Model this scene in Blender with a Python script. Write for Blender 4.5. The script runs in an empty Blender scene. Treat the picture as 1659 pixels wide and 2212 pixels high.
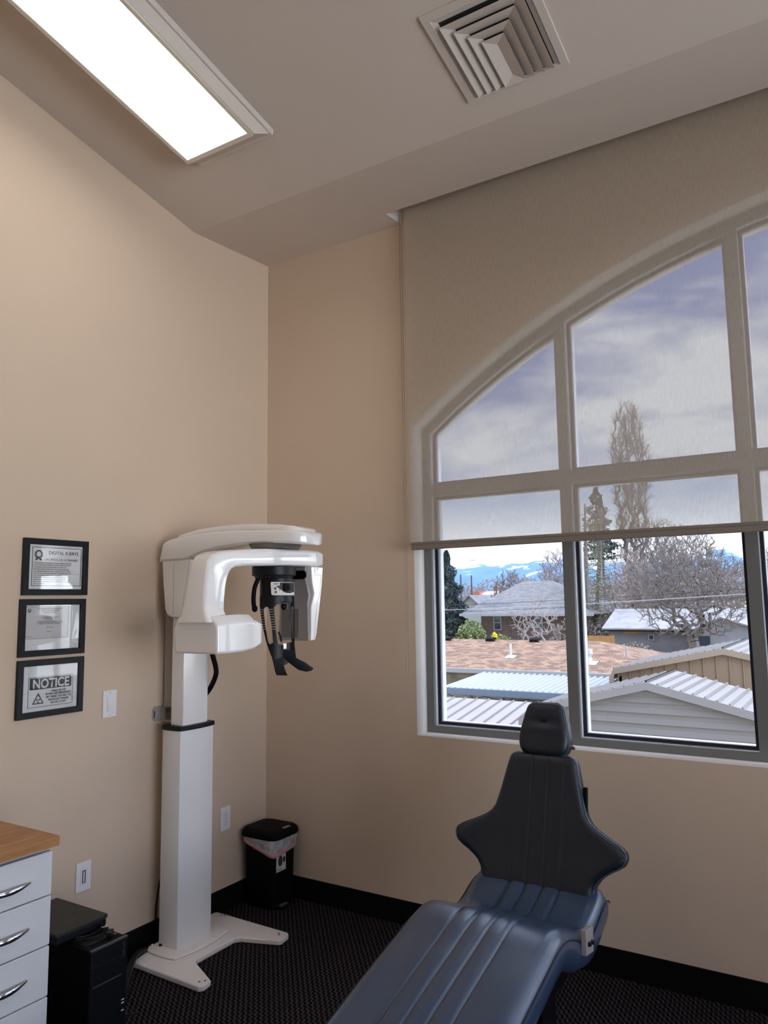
import bpy, bmesh, math, random
from mathutils import Vector, Matrix
random.seed(7)
S = bpy.context.scene
COL = S.collection
R = math.radians
PI = math.pi

# ------------------------------------------------------------------ camera
F = 1635.7
yaw, pit, rol = R(-32.0), R(6.691), R(-0.798)
fw = Vector((math.sin(yaw)*math.cos(pit), math.cos(yaw)*math.cos(pit), math.sin(pit)))
rr = Vector((math.cos(yaw), -math.sin(yaw), 0)); uu = rr.cross(fw)
r2 = rr*math.cos(rol)+uu*math.sin(rol); u2 = -rr*math.sin(rol)+uu*math.cos(rol)
cd = bpy.data.cameras.new('camera'); cam = bpy.data.objects.new('camera', cd); COL.objects.link(cam)
cam.matrix_world = Matrix(((r2.x, u2.x, -fw.x, 2.771), (r2.y, u2.y, -fw.y, -3.207), (r2.z, u2.z, -fw.z, 1.5), (0, 0, 0, 1)))
cd.sensor_fit = 'VERTICAL'; cd.sensor_height = 36; cd.lens = F/2212*36
cd.clip_start = .05; cd.clip_end = 12000
S.camera = cam

# ------------------------------------------------------------------ materials
MATS = {}
def mat(name, col, rough=.5, metal=0., var=.04, scale=30., bump=.0, bscale=None, spec=.5, emit=None, estr=0., coat=0., trans=0., alpha=1.):
    if name in MATS: return MATS[name]
    m = bpy.data.materials.new(name); m.use_nodes = True; nt = m.node_tree; N = nt.nodes; L = nt.links
    b = N['Principled BSDF']
    b.inputs['Roughness'].default_value = rough; b.inputs['Metallic'].default_value = metal
    b.inputs['Specular IOR Level'].default_value = spec; b.inputs['Coat Weight'].default_value = coat
    b.inputs['Coat Roughness'].default_value = .06
    b.inputs['Alpha'].default_value = alpha
    tc = N.new('ShaderNodeTexCoord')
    if emit: b.inputs['Emission Color'].default_value = (*emit, 1); b.inputs['Emission Strength'].default_value = estr
    no = N.new('ShaderNodeTexNoise'); no.inputs['Scale'].default_value = scale; no.inputs['Detail'].default_value = 4
    L.new(tc.outputs['Object'], no.inputs['Vector'])
    mx = N.new('ShaderNodeMix'); mx.data_type = 'RGBA'
    mx.inputs[6].default_value = (*[max(0, c*(1-var)) for c in col], 1); mx.inputs[7].default_value = (*[min(1, c*(1+var)) for c in col], 1)
    L.new(no.outputs['Fac'], mx.inputs[0]); L.new(mx.outputs[2], b.inputs['Base Color'])
    if bump:
        n2 = N.new('ShaderNodeTexNoise'); n2.inputs['Scale'].default_value = bscale or scale; n2.inputs['Detail'].default_value = 6
        L.new(tc.outputs['Object'], n2.inputs['Vector'])
        bp = N.new('ShaderNodeBump'); bp.inputs['Strength'].default_value = bump; bp.inputs['Distance'].default_value = .002
        L.new(n2.outputs['Fac'], bp.inputs['Height']); L.new(bp.outputs['Normal'], b.inputs['Normal'])
    MATS[name] = m
    return m

def nodes(name):
    m = bpy.data.materials.new(name); m.use_nodes = True; nt = m.node_tree
    MATS[name] = m
    return m, nt.nodes, nt.links, nt.nodes['Principled BSDF'], nt.nodes.new('ShaderNodeTexCoord')

def ramp(N, pts):
    r = N.new('ShaderNodeValToRGB'); e = r.color_ramp.elements
    while len(e) < len(pts): e.new(.5)
    for i, (p, c) in enumerate(pts): e[i].position = p; e[i].color = (*c, 1)
    return r

WALLC = (.605, .474, .358)
m_wall = mat('wall_paint', WALLC, .75, var=.015, scale=3, bump=.25, bscale=260, spec=.25)
m_ceil = mat('ceiling_paint', (.62, .54, .475), .8, var=.015, scale=3, bump=.2, bscale=200, spec=.2)
m_ret = mat('window_return_paint', (.72, .69, .66), .7, var=.02, bump=.1, bscale=120)
m_base = mat('black_rubber_base', (.003, .003, .0035), .55, var=.2, scale=20, bump=.1, spec=.15)
m_sash = mat('window_sash_vinyl', (.60, .61, .62), .4)  # light copy of the same vinyl, for sky-lit sash and reveals
m_frame_shaded = mat('window_vinyl_shaded', (.155, .155, .148), .4, var=.02)  # pale vinyl darkened: shade of the backlit room side put into the colour
m_gasket = mat('window_gasket', (.008, .008, .02), .6)
m_white = mat('machine_white_gloss', (.80, .775, .755), .14, var=.01, coat=1., spec=.5)
m_colw = mat('machine_column_white', (.76, .75, .735), .3, var=.02, scale=90, bump=.05, bscale=400)
m_basew = mat('machine_base_white', (.80, .76, .73), .35, var=.02, scale=90, bump=.2, bscale=500)
m_blackp = mat('black_plastic', (.005, .006, .008), .42, var=.2, spec=.28)
m_blackm = mat('matte_black_plastic', (.002, .002, .003), .6, var=.2, spec=.12)
m_chrome = mat('chrome', (.8, .8, .8), .12, metal=1., var=.02)
m_steel = mat('brushed_steel', (.5, .5, .5), .3, metal=1., var=.1)
m_greyp = mat('grey_plastic', (.30, .27, .25), .45, var=.02)
m_greyd = mat('grey_detector_panel', (.14, .125, .115), .5, var=.05)
m_line = mat('dark_seam', (.22, .20, .19), .6)
m_plate = mat('wall_plate_plastic', (.74, .74, .73), .35, var=.01)
m_ivory = mat('ivory_plate', (.62, .55, .44), .4, var=.02)
m_vinyl = None
m_paper = mat('paper', (.72, .70, .69), .6, var=.02)
m_ink = mat('ink', (.02, .02, .02), .6)
m_inkg = mat('grey_ink', (.06, .06, .06), .6)
m_lam = mat('cabinet_white', (.66, .67, .68), .4, var=.03, scale=60, bump=.1, bscale=300)
m_orange = mat('amber_led', (.8, .35, .02), .4)
m_label = mat('label_white', (.55, .52, .52), .5)
m_red = mat('red_tie', (.35, .01, .01), .4)
m_vent = mat('vent_enamel', (.60, .535, .48), .45, var=.02)
m_dark = mat('duct_dark', (.01, .01, .01), .9)

# leather (blue vinyl)
m, N, L, B, TC = nodes('blue_vinyl'); m_vinyl = m
no = N.new('ShaderNodeTexNoise'); no.inputs['Scale'].default_value = 6; no.inputs['Detail'].default_value = 5
vo = N.new('ShaderNodeTexVoronoi'); vo.inputs['Scale'].default_value = 420
L.new(TC.outputs['Object'], no.inputs['Vector']); L.new(TC.outputs['Object'], vo.inputs['Vector'])
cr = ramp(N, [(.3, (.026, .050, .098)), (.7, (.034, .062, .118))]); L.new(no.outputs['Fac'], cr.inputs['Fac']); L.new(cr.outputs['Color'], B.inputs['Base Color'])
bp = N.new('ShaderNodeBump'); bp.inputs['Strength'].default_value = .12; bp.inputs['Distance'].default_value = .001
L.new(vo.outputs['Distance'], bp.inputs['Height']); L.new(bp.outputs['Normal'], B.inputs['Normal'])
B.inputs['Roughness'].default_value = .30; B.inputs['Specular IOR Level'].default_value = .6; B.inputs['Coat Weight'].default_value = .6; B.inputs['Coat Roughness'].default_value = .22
m_vinyl_shaded = mat('blue_vinyl_shaded', (.007, .011, .019), .42, var=.15, scale=8, bump=.12, bscale=500, spec=.5)  # darker copy of the blue vinyl; backlit shade put into the colour

# carpet
m, N, L, B, TC = nodes('carpet'); m_carpet = m
mp = N.new('ShaderNodeMapping'); mp.inputs['Rotation'].default_value = (0, 0, R(-41))
L.new(TC.outputs['Object'], mp.inputs['Vector'])
n0 = N.new('ShaderNodeTexNoise'); n0.inputs['Scale'].default_value = 40; n0.inputs['Detail'].default_value = 3
L.new(mp.outputs['Vector'], n0.inputs['Vector'])
sx = N.new('ShaderNodeSeparateXYZ'); L.new(mp.outputs['Vector'], sx.inputs[0])
def M(op, a, b=None, c=None):
    n = N.new('ShaderNodeMath'); n.operation = op
    for i, v in enumerate((a, b, c)):
        if v is None: continue
        if isinstance(v, (int, float)): n.inputs[i].default_value = v
        else: L.new(v, n.inputs[i])
    return n.outputs[0]
zz = M('SINE', M('MULTIPLY', sx.outputs['Y'], 2*PI/.028))
xx = M('ADD', M('ADD', sx.outputs['X'], M('MULTIPLY', zz, .0035)), M('MULTIPLY', n0.outputs['Fac'], .008))
row = M('SINE', M('MULTIPLY', xx, 2*PI/.019))
row = M('MULTIPLY', M('ADD', row, 1), .5)
n1 = N.new('ShaderNodeTexNoise'); n1.inputs['Scale'].default_value = 170; n1.inputs['Detail'].default_value = 2
L.new(mp.outputs['Vector'], n1.inputs['Vector'])
hh = M('MULTIPLY', M('POWER', row, 2.0), M('ADD', .35, M('MULTIPLY', n1.outputs['Fac'], .9)))
cr = ramp(N, [(.0, (.005, .0038, .005)), (.35, (.016, .0125, .0145)), (.9, (.085, .070, .076))]); L.new(hh, cr.inputs['Fac']); L.new(cr.outputs['Color'], B.inputs['Base Color'])
bp = N.new('ShaderNodeBump'); bp.inputs['Strength'].default_value = 1; bp.inputs['Distance'].default_value = .004
L.new(hh, bp.inputs['Height']); L.new(bp.outputs['Normal'], B.inputs['Normal']); B.inputs['Roughness'].default_value = .95; B.inputs['Specular IOR Level'].default_value = .1

# butcher block
m, N, L, B, TC = nodes('wood_worktop'); m_wood = m
mp = N.new('ShaderNodeMapping'); mp.inputs['Scale'].default_value = (18, 2.2, 18); L.new(TC.outputs['Object'], mp.inputs['Vector'])
no = N.new('ShaderNodeTexNoise'); no.inputs['Scale'].default_value = 2.5; no.inputs['Detail'].default_value = 8; L.new(mp.outputs['Vector'], no.inputs['Vector'])
cr = ramp(N, [(.3, (.30, .135, .045)), (.55, (.42, .205, .075)), (.75, (.50, .27, .11))]); L.new(no.outputs['Fac'], cr.inputs['Fac'])
L.new(cr.outputs['Color'], B.inputs['Base Color']); B.inputs['Roughness'].default_value = .4

# translucent screen fabric
m = bpy.data.materials.new('screen_fabric'); m.use_nodes = True; N = m.node_tree.nodes; L = m.node_tree.links; N.clear(); m_screen = m
out = N.new('ShaderNodeOutputMaterial'); TC = N.new('ShaderNodeTexCoord')
mp = N.new('ShaderNodeMapping'); mp.inputs['Scale'].default_value = (1, 1, .06); L.new(TC.outputs['Object'], mp.inputs['Vector'])
no = N.new('ShaderNodeTexNoise'); no.inputs['Scale'].default_value = 420; no.inputs['Detail'].default_value = 4; L.new(mp.outputs['Vector'], no.inputs['Vector'])
mr = N.new('ShaderNodeMapRange'); mr.inputs[1].default_value = .3; mr.inputs[2].default_value = .7; mr.inputs[3].default_value = .31; mr.inputs[4].default_value = .46
L.new(no.outputs['Fac'], mr.inputs[0])
tr = N.new('ShaderNodeBsdfTransparent'); df = N.new('ShaderNodeBsdfDiffuse'); df.inputs['Color'].default_value = (.58, .49, .405, 1)
tl = N.new('ShaderNodeBsdfTranslucent'); tl.inputs['Color'].default_value = (.34, .30, .255, 1)
m1 = N.new('ShaderNodeMixShader'); m1.inputs[0].default_value = .30; L.new(df.outputs[0], m1.inputs[1]); L.new(tl.outputs[0], m1.inputs[2])
m2 = N.new('ShaderNodeMixShader'); L.new(mr.outputs[0], m2.inputs[0]); L.new(m1.outputs[0], m2.inputs[1]); L.new(tr.outputs[0], m2.inputs[2]); L.new(m2.outputs[0], out.inputs[0])

# glass pane
m = bpy.data.materials.new('window_glass'); m.use_nodes = True; N = m.node_tree.nodes; L = m.node_tree.links; N.clear(); m_glass = m
out = N.new('ShaderNodeOutputMaterial'); tr = N.new('ShaderNodeBsdfTransparent'); tr.inputs['Color'].default_value = (.96, .975, .985, 1)
gl = N.new('ShaderNodeBsdfGlossy'); gl.inputs['Roughness'].default_value = .02
lw = N.new('ShaderNodeFresnel'); lw.inputs['IOR'].default_value = 1.45
mm = N.new('ShaderNodeMath'); mm.operation = 'MULTIPLY'; mm.inputs[1].default_value = .6; L.new(lw.outputs[0], mm.inputs[0])
m2 = N.new('ShaderNodeMixShader'); L.new(mm.outputs[0], m2.inputs[0]); L.new(tr.outputs[0], m2.inputs[1]); L.new(gl.outputs[0], m2.inputs[2]); L.new(m2.outputs[0], out.inputs[0])
# picture glass
m = m_glass.copy(); m.name = 'picture_glass'; m_pglass = m
for n in m.node_tree.nodes:
    if n.type == 'BSDF_TRANSPARENT': n.inputs['Color'].default_value = (1, 1, 1, 1)
    if n.type == 'MATH': n.inputs[1].default_value = 1.1
# thin white bag
m = bpy.data.materials.new('bag_film'); m.use_nodes = True; N = m.node_tree.nodes; L = m.node_tree.links; N.clear(); m_bag = m
out = N.new('ShaderNodeOutputMaterial'); tr = N.new('ShaderNodeBsdfTransparent'); pr = N.new('ShaderNodeBsdfPrincipled')
pr.inputs['Base Color'].default_value = (.62, .62, .63, 1); pr.inputs['Roughness'].default_value = .3
TC = N.new('ShaderNodeTexCoord'); no = N.new('ShaderNodeTexNoise'); no.inputs['Scale'].default_value = 25; no.inputs['Detail'].default_value = 4; L.new(TC.outputs['Object'], no.inputs['Vector'])
mr = N.new('ShaderNodeMapRange'); mr.inputs[1].default_value = .35; mr.inputs[2].default_value = .7; mr.inputs[3].default_value = .45; mr.inputs[4].default_value = .85; L.new(no.outputs['Fac'], mr.inputs[0])
bp = N.new('ShaderNodeBump'); bp.inputs['Strength'].default_value = .6; bp.inputs['Distance'].default_value = .01; L.new(no.outputs['Fac'], bp.inputs['Height']); L.new(bp.outputs[0], pr.inputs['Normal'])
m2 = N.new('ShaderNodeMixShader'); L.new(mr.outputs[0], m2.inputs[0]); L.new(tr.outputs[0], m2.inputs[1]); L.new(pr.outputs[0], m2.inputs[2]); L.new(m2.outputs[0], out.inputs[0])
m_pink = mat('pink_bag_band', (.50, .25, .28), .35, var=.1, scale=40, bump=.3, bscale=60)

# exterior materials
def stripes(name, axis, period, c1, c2, width=.5, rough=.5, bump=0., metal=0.):
    m, N, L, B, TC = nodes(name)
    sx = N.new('ShaderNodeSeparateXYZ'); L.new(TC.outputs['Object'], sx.inputs[0])
    a = N.new('ShaderNodeMath'); a.operation = 'MULTIPLY'; a.inputs[1].default_value = 1/period; L.new(sx.outputs[axis], a.inputs[0])
    f = N.new('ShaderNodeMath'); f.operation = 'FRACT'; L.new(a.outputs[0], f.inputs[0])
    cr = ramp(N, [(0, c1), (width, c1), (min(1, width+.03), c2), (1, c2)]); L.new(f.outputs[0], cr.inputs['Fac'])
    no = N.new('ShaderNodeTexNoise'); no.inputs['Scale'].default_value = 4; L.new(TC.outputs['Object'], no.inputs['Vector'])
    mx = N.new('ShaderNodeMix'); mx.data_type = 'RGBA'; mx.blend_type = 'MULTIPLY'; mx.inputs[0].default_value = .15
    L.new(cr.outputs['Color'], mx.inputs[6]); L.new(no.outputs['Fac'], mx.inputs[7])
    L.new(mx.outputs[2], B.inputs['Base Color']); B.inputs['Roughness'].default_value = rough
    if bump:
        bp = N.new('ShaderNodeBump'); bp.inputs['Strength'].default_value = 1; bp.inputs['Distance'].default_value = bump
        L.new(f.outputs[0], bp.inputs['Height']); L.new(bp.outputs[0], B.inputs['Normal'])
    return m
m_siding = mat('shed_siding', (.17, .156, .142), .6, var=.04, scale=3)
m_sidtan = mat('tan_metal_siding', (.25, .172, .105), .6, var=.05, scale=3)
m_roofm = mat('white_ribbed_metal', (.25, .225, .195), .5, var=.08, scale=1.5)
m_roofb = mat('pale_blue_metal', (.15, .19, .235), .5, var=.05, scale=1.5)
m_rib_shaded = mat('rib_metal_shaded', (.15, .135, .12), .5, var=.05)  # roof metal darkened so the shadow of the rib sides is in the colour
m_trimw = mat('eave_trim', (.20, .188, .175), .6, var=.03)
m_trimt = mat('tan_trim', (.28, .215, .15), .6, var=.03)
m_trimo = mat('white_outdoor_paint', (.30, .30, .29), .6, var=.05)
def brick(name, c1, c2, mo, sc, bw=.5, rh=.25, rough=.9, ms=.02, vec='Object', rot=(0, 0, 0)):
    m, N, L, B, TC = nodes(name)
    mp = N.new('ShaderNodeMapping'); mp.inputs['Rotation'].default_value = rot; L.new(TC.outputs[vec], mp.inputs['Vector'])
    br = N.new('ShaderNodeTexBrick'); br.inputs['Color1'].default_value = (*c1, 1); br.inputs['Color2'].default_value = (*c2, 1); br.inputs['Mortar'].default_value = (*mo, 1)
    br.inputs['Scale'].default_value = sc; br.inputs['Mortar Size'].default_value = ms; br.inputs['Brick Width'].default_value = bw; br.inputs['Row Height'].default_value = rh; br.inputs['Bias'].default_value = 0
    L.new(mp.outputs[0], br.inputs['Vector'])
    no = N.new('ShaderNodeTexNoise'); no.inputs['Scale'].default_value = 3; no.inputs['Detail'].default_value = 6; L.new(TC.outputs[vec], no.inputs['Vector'])
    mx = N.new('ShaderNodeMix'); mx.data_type = 'RGBA'; mx.blend_type = 'OVERLAY'; mx.inputs[0].default_value = .5
    L.new(br.outputs['Color'], mx.inputs[6]); L.new(no.outputs['Fac'], mx.inputs[7]); L.new(mx.outputs[2], B.inputs['Base Color']); B.inputs['Roughness'].default_value = rough
    return m
m_shin = brick('brown_shingles', (.27, .165, .10), (.12, .068, .043), (.08, .045, .032), 1.0, .28, .14, ms=.008)
m_shing = brick('grey_shingles', (.155, .15, .148), (.11, .108, .108), (.08, .08, .08), 1.0, .5, .22, ms=.01)
m_ybrick = brick('yellow_brick', (.34, .30, .22), (.28, .245, .18), (.24, .22, .18), 1.0, .4, .16, rot=(R(90), 0, 0), ms=.015)
m_brick = brick('brown_brick', (.16, .09, .07), (.11, .07, .055), (.16, .13, .11), 1.0, .4, .14, rot=(R(90), 0, 0))
m_oldwall = mat('weathered_wood_wall', (.17, .17, .17), .9, var=.45, scale=1.6, bump=.3, bscale=6)
m_oldroof = mat('pale_worn_roof', (.24, .23, .22), .9, var=.35, scale=1.8)
m_fence = mat('orange_fence_wood', (.36, .19, .06), .8, var=.2, scale=3)
m_darkglass = mat('dark_window_glass', (.03, .045, .06), .1, var=.1)
m_teal = mat('teal_door_paint', (.10, .26, .32), .6)
m_bark = mat('grey_bark', (.13, .11, .098), .95, var=.35, scale=6)
m_barkw = mat('pale_bark', (.32, .28, .26), .95, var=.2, scale=6)
m_barkt = mat('tan_twigs', (.27, .22, .19), .95, var=.3, scale=3)
m_needle = mat('dark_needles', (.018, .035, .035), .8, var=.5, scale=2)
m_needley = mat('olive_needles', (.14, .16, .06), .8, var=.5, scale=2)
m_shrub = mat('green_shrub_leaves', (.16, .20, .07), .8, var=.5, scale=3)
m_yell = mat('yellow_blossom', (.75, .62, .02), .7, var=.2)
m_wire = mat('black_wire', (.03, .03, .035), .6)
m_pole = mat('pole_wood', (.08, .05, .045), .9, var=.2)
m_rbrick = mat('red_brick_far', (.35, .12, .08), .9, var=.2)
m_ground = mat('winter_grass', (.24, .21, .15), .95, var=.3, scale=.6)
m_galv = mat('galvanised_pipe', (.55, .57, .60), .4, metal=.6, var=.1)

# ------------------------------------------------------------------ geometry helpers
ORG = {}
def bm_new(): return bmesh.new()
def box(bm, x0, x1, y0, y1, z0, z1):
    v = [bm.verts.new(p) for p in ((x0, y0, z0), (x1, y0, z0), (x1, y1, z0), (x0, y1, z0), (x0, y0, z1), (x1, y0, z1), (x1, y1, z1), (x0, y1, z1))]
    for f in ((3, 2, 1, 0), (4, 5, 6, 7), (0, 1, 5, 4), (1, 2, 6, 5), (2, 3, 7, 6), (3, 0, 4, 7)): bm.faces.new([v[i] for i in f])
def obox(bm, c, ax, ay, az):
    c = Vector(c); ax = Vector(ax); ay = Vector(ay); az = Vector(az)
    v = [bm.verts.new(c+sx*ax+sy*ay+sz*az) for sz in (-1, 1) for sx, sy in ((-1, -1), (1, -1), (1, 1), (-1, 1))]
    for f in ((3, 2, 1, 0), (4, 5, 6, 7), (0, 1, 5, 4), (1, 2, 6, 5), (2, 3, 7, 6), (3, 0, 4, 7)): bm.faces.new([v[i] for i in f])
def prism(bm, pts, axis, a, b):
    """outline pts (2D) extruded along axis from a to b. axis 0: pts=(y,z); 1: pts=(x,z); 2: pts=(x,y)"""
    def mk(p, t):
        return {0: (t, p[0], p[1]), 1: (p[0], t, p[1]), 2: (p[0], p[1], t)}[axis]
    A = [bm.verts.new(mk(p, a)) for p in pts]; Bv = [bm.verts.new(mk(p, b)) for p in pts]
    n = len(pts)
    bm.faces.new(A); bm.faces.new(Bv[::-1])
    for i in range(n): bm.faces.new((A[i], Bv[i], Bv[(i+1) % n], A[(i+1) % n]))
def loft(bm, rings, cap=True):
    V = [[bm.verts.new(p) for p in r] for r in rings]
    for a, b in zip(V, V[1:]):
        n = len(a)
        for i in range(n): bm.faces.new((a[i], a[(i+1) % n], b[(i+1) % n], b[i]))
    if cap: bm.faces.new(V[0][::-1]); bm.faces.new(V[-1])
    return V
def cyl(bm, p0, p1, r0, r1=None, n=24):
    r1 = r0 if r1 is None else r1
    p0 = Vector(p0); p1 = Vector(p1); d = (p1-p0).normalized()
    a = d.orthogonal().normalized(); b = d.cross(a)
    loft(bm, [[p0+(a*math.cos(t)+b*math.sin(t))*r0 for t in [2*PI*i/n for i in range(n)]], [p1+(a*math.cos(t)+b*math.sin(t))*r1 for t in [2*PI*i/n for i in range(n)]]])
def tube(bm, pts, r, n=8):
    pts = [Vector(p) for p in pts]; rings = []; a = None
    for i, p in enumerate(pts):
        d = (pts[min(i+1, len(pts)-1)]-pts[max(i-1, 0)]).normalized()
        if a is None: a = d.orthogonal().normalized()
        a = (a-d*a.dot(d)).normalized(); b = d.cross(a)
        rad = r[i] if isinstance(r, (list, tuple)) else r
        rings.append([p+(a*math.cos(2*PI*k/n)+b*math.sin(2*PI*k/n))*rad for k in range(n)])
    loft(bm, rings)
def smooth_path(pts, n=6):
    pts = [Vector(p) for p in pts]; out = []
    for i in range(len(pts)-1):
        p0 = pts[max(i-1, 0)]; p1 = pts[i]; p2 = pts[i+1]; p3 = pts[min(i+2, len(pts)-1)]
        for k in range(n):
            t = k/n
            out.append(.5*((2*p1)+(-p0+p2)*t+(2*p0-5*p1+4*p2-p3)*t*t+(-p0+3*p1-3*p2+p3)*t**3))
    out.append(pts[-1]); return out
def sphere(bm, c, r, sc=(1, 1, 1), u=16, v=10):
    mtx = Matrix.Translation(c) @ Matrix.Diagonal((*sc, 1))
    bmesh.ops.create_uvsphere(bm, u_segments=u, v_segments=v, radius=r, matrix=mtx)

def obj(name, bm, m, parent=None, bevel=0, seg=2, smooth=False, org=None, sharp=35, recalc=True):
    if recalc: bmesh.ops.recalc_face_normals(bm, faces=bm.faces)
    if parent is not None: o0 = ORG[parent.name]
    elif org is not None: o0 = Vector(org)
    else:
        xs = [v.co for v in bm.verts]
        o0 = Vector(((min(v.x for v in xs)+max(v.x for v in xs))/2, (min(v.y for v in xs)+max(v.y for v in xs))/2, min(v.z for v in xs)))
    for v in bm.verts: v.co -= o0
    me = bpy.data.meshes.new(name); bm.to_mesh(me); bm.free()
    o = bpy.data.objects.new(name, me); COL.objects.link(o)
    if parent is not None: o.parent = parent
    else: o.location = o0
    ORG[o.name] = o0
    me.materials.append(m)
    if smooth or bevel:
        for p in me.polygons: p.use_smooth = True
    if bevel:
        md = o.modifiers.new('bevel', 'BEVEL'); md.width = bevel; md.segments = seg; md.limit_method = 'ANGLE'; md.angle_limit = R(28); md.harden_normals = True
    elif smooth:
        me.set_sharp_from_angle(angle=R(sharp))
    return o
def thing(name, label, cat, loc, group=None):
    o = bpy.data.objects.new(name, None); COL.objects.link(o); o.location = loc; o.empty_display_size = .1
    ORG[o.name] = Vector(loc); o['label'] = label; o['category'] = cat
    if group: o['group'] = group
    return o
def tag(o, label, cat, group=None, kind=None):
    o['label'] = label; o['category'] = cat
    if group: o['group'] = group
    if kind: o['kind'] = kind
    return o
def struct(name, bm, m, label=None, **k):
    o = obj(name, bm, m, None, **k); o['kind'] = 'structure'
    if label: o['label'] = label; o['category'] = name.split('_')[0]
    return o
def curve_poly(outlines, depth, res=1):
    """filled 2D polygons (first = outer, others = holes), returns bmesh in XY, thickness depth centred on z=0"""
    c = bpy.data.curves.new('tmp', 'CURVE'); c.dimensions = '2D'; c.fill_mode = 'BOTH'; c.extrude = depth/2
    for ol in outlines:
        s = c.splines.new('POLY'); s.points.add(len(ol)-1)
        for i, p in enumerate(ol): s.points[i].co = (p[0], p[1], 0, 1)
        s.use_cyclic_u = True
    o = bpy.data.objects.new('tmp', c)
    me = bpy.data.meshes.new_from_object(o); bm = bmesh.new(); bm.from_mesh(me)
    bpy.data.objects.remove(o); bpy.data.curves.remove(c); bpy.data.meshes.remove(me)
    bmesh.ops.remove_doubles(bm, verts=bm.verts, dist=1e-5)
    return bm
def text_into(bm, s, size, Mx, bold=0., align='CENTER', sx=1.):
    c = bpy.data.curves.new('tmp', 'FONT'); c.body = s; c.size = size; c.offset = bold; c.align_x = align; c.resolution_u = 3
    o = bpy.data.objects.new('tmp', c)
    me = bpy.data.meshes.new_from_object(o)
    me.transform(Mx @ Matrix.Diagonal((sx, 1, 1, 1))); bm.from_mesh(me)
    bpy.data.objects.remove(o); bpy.data.curves.remove(c); bpy.data.meshes.remove(me)
def plane_mx(o, ex, ey):
    ex = Vector(ex).normalized(); ey = Vector(ey).normalized(); ez = ex.cross(ey)
    return Matrix(((ex.x, ey.x, ez.x, o[0]), (ex.y, ey.y, ez.y, o[1]), (ex.z, ey.z, ez.z, o[2]), (0, 0, 0, 1)))
def arc(cx, cy, r, a0, a1, n=8): return [(cx+r*math.cos(R(a0+(a1-a0)*i/n)), cy+r*math.sin(R(a0+(a1-a0)*i/n))) for i in range(n+1)]
def rrect(x0, x1, y0, y1, r, n=5):
    return arc(x1-r, y1-r, r, 0, 90, n)+arc(x0+r, y1-r, r, 90, 180, n)+arc(x0+r, y0+r, r, 180, 270, n)+arc(x1-r, y0+r, r, 270, 360, n)

# ------------------------------------------------------------------ room shell
XR, YB = 6.35, -5.6
CS = .2115                                   # slope of the main ceiling
def zc(y): return 3.394+CS*(-.575-y) if y < -.575 else 3.394+(y+.575)/.575*.0365
bm = bm_new(); box(bm, -.12, XR+.12, YB-.12, .2, -.12, 0); struct('floor', bm, m_carpet, 'dark brown ribbed carpet', org=(0, 0, 0))
bm = bm_new(); prism(bm, [(YB, 0), (.2, 0), (.2, 3.70), (-.0, 3.70), (0, 3.4305), (-.575, 3.394), (YB, zc(YB))], 0, -.12, 0); struct('wall_left', bm, m_wall)
bm = bm_new(); prism(bm, [(YB, 0), (.2, 0), (.2, 3.70), (-.0, 3.70), (0, 3.4305), (-.575, 3.394), (YB, zc(YB))], 0, XR, XR+.12); bm.free()
bm = curve_poly([[(YB, 0), (.2, 0), (.2, 3.70), (0, 3.4305), (-.575, 3.394), (YB, zc(YB))], [(-4.8, .5), (-.9, .5), (-.9, 2.75), (-4.8, 2.75)]], .12); bm.transform(plane_mx((XR+.06, 0, 0), (0, 1, 0), (0, 0, 1)))  # hole cut for the added side window
struct('wall_right', bm, m_wall)
bm = bm_new(); prism(bm, [(-.12, 0), (XR+.12, 0), (XR+.12, zc(YB)), (-.12, zc(YB))], 1, YB-.12, YB); bm.free()
bm = curve_poly([[(-.12, 0), (XR+.12, 0), (XR+.12, zc(YB)), (-.12, zc(YB))]], .12); bm.transform(plane_mx((0, YB-.06, 0), (1, 0, 0), (0, 0, 1)))
struct('wall_back', bm, m_wall)
pm = plane_mx((XR+.06, 0, 0), (0, 1, 0), (0, 0, 1))
bm = curve_poly([[(-4.8, .5), (-.9, .5), (-.9, 2.75), (-4.8, 2.75)], [(-4.75, .55), (-2.88, .55), (-2.88, 2.7), (-4.75, 2.7)], [(-2.82, .55), (-.95, .55), (-.95, 2.7), (-2.82, 2.7)]], .06); bm.transform(pm); o_ = struct('window_2_added', bm, m_frame_shaded)  # window added out of view to let in fill daylight
bm = curve_poly([[(-4.75, .55), (-.95, .55), (-.95, 2.7), (-4.75, 2.7)]], .004); bm.transform(pm); obj('pane', bm, m_glass, o_)

# window wall, arched opening
XC = 3.165
def arch(x, off=0.):
    # opening crown through the measured points
    d = abs(x-XC); ZR = 3.25; RR = 3.55
    return 3.142-RR+math.sqrt(max(RR*RR-d*d, 0))+off
X0, X1, ZS = .9365, 2*XC-.9365, .865
def arch_pts(x0, x1, off, n=28): return [(x0+(x1-x0)*i/n, arch(x0+(x1-x0)*i/n, off)) for i in range(n+1)]
hole = [(X0, ZS)]+[(X1, ZS)]+arch_pts(X0, X1, 0)[::-1]
bm = curve_poly([[(-.12, 0), (XR+.12, 0), (XR+.12, 3.70), (-.12, 3.70)], hole], .2)
bm.transform(plane_mx((0, .1, 0), (1, 0, 0), (0, 0, 1)))
o = struct('wall_window', bm, m_wall); o.data.materials.append(m_ret)
for p in o.data.polygons:
    c = p.center+o.location
    if abs(p.normal.y) < .5 and X0-.01 < c.x < X1+.01 and ZS-.01 < c.z < 3.2 : p.material_index = 1
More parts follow.
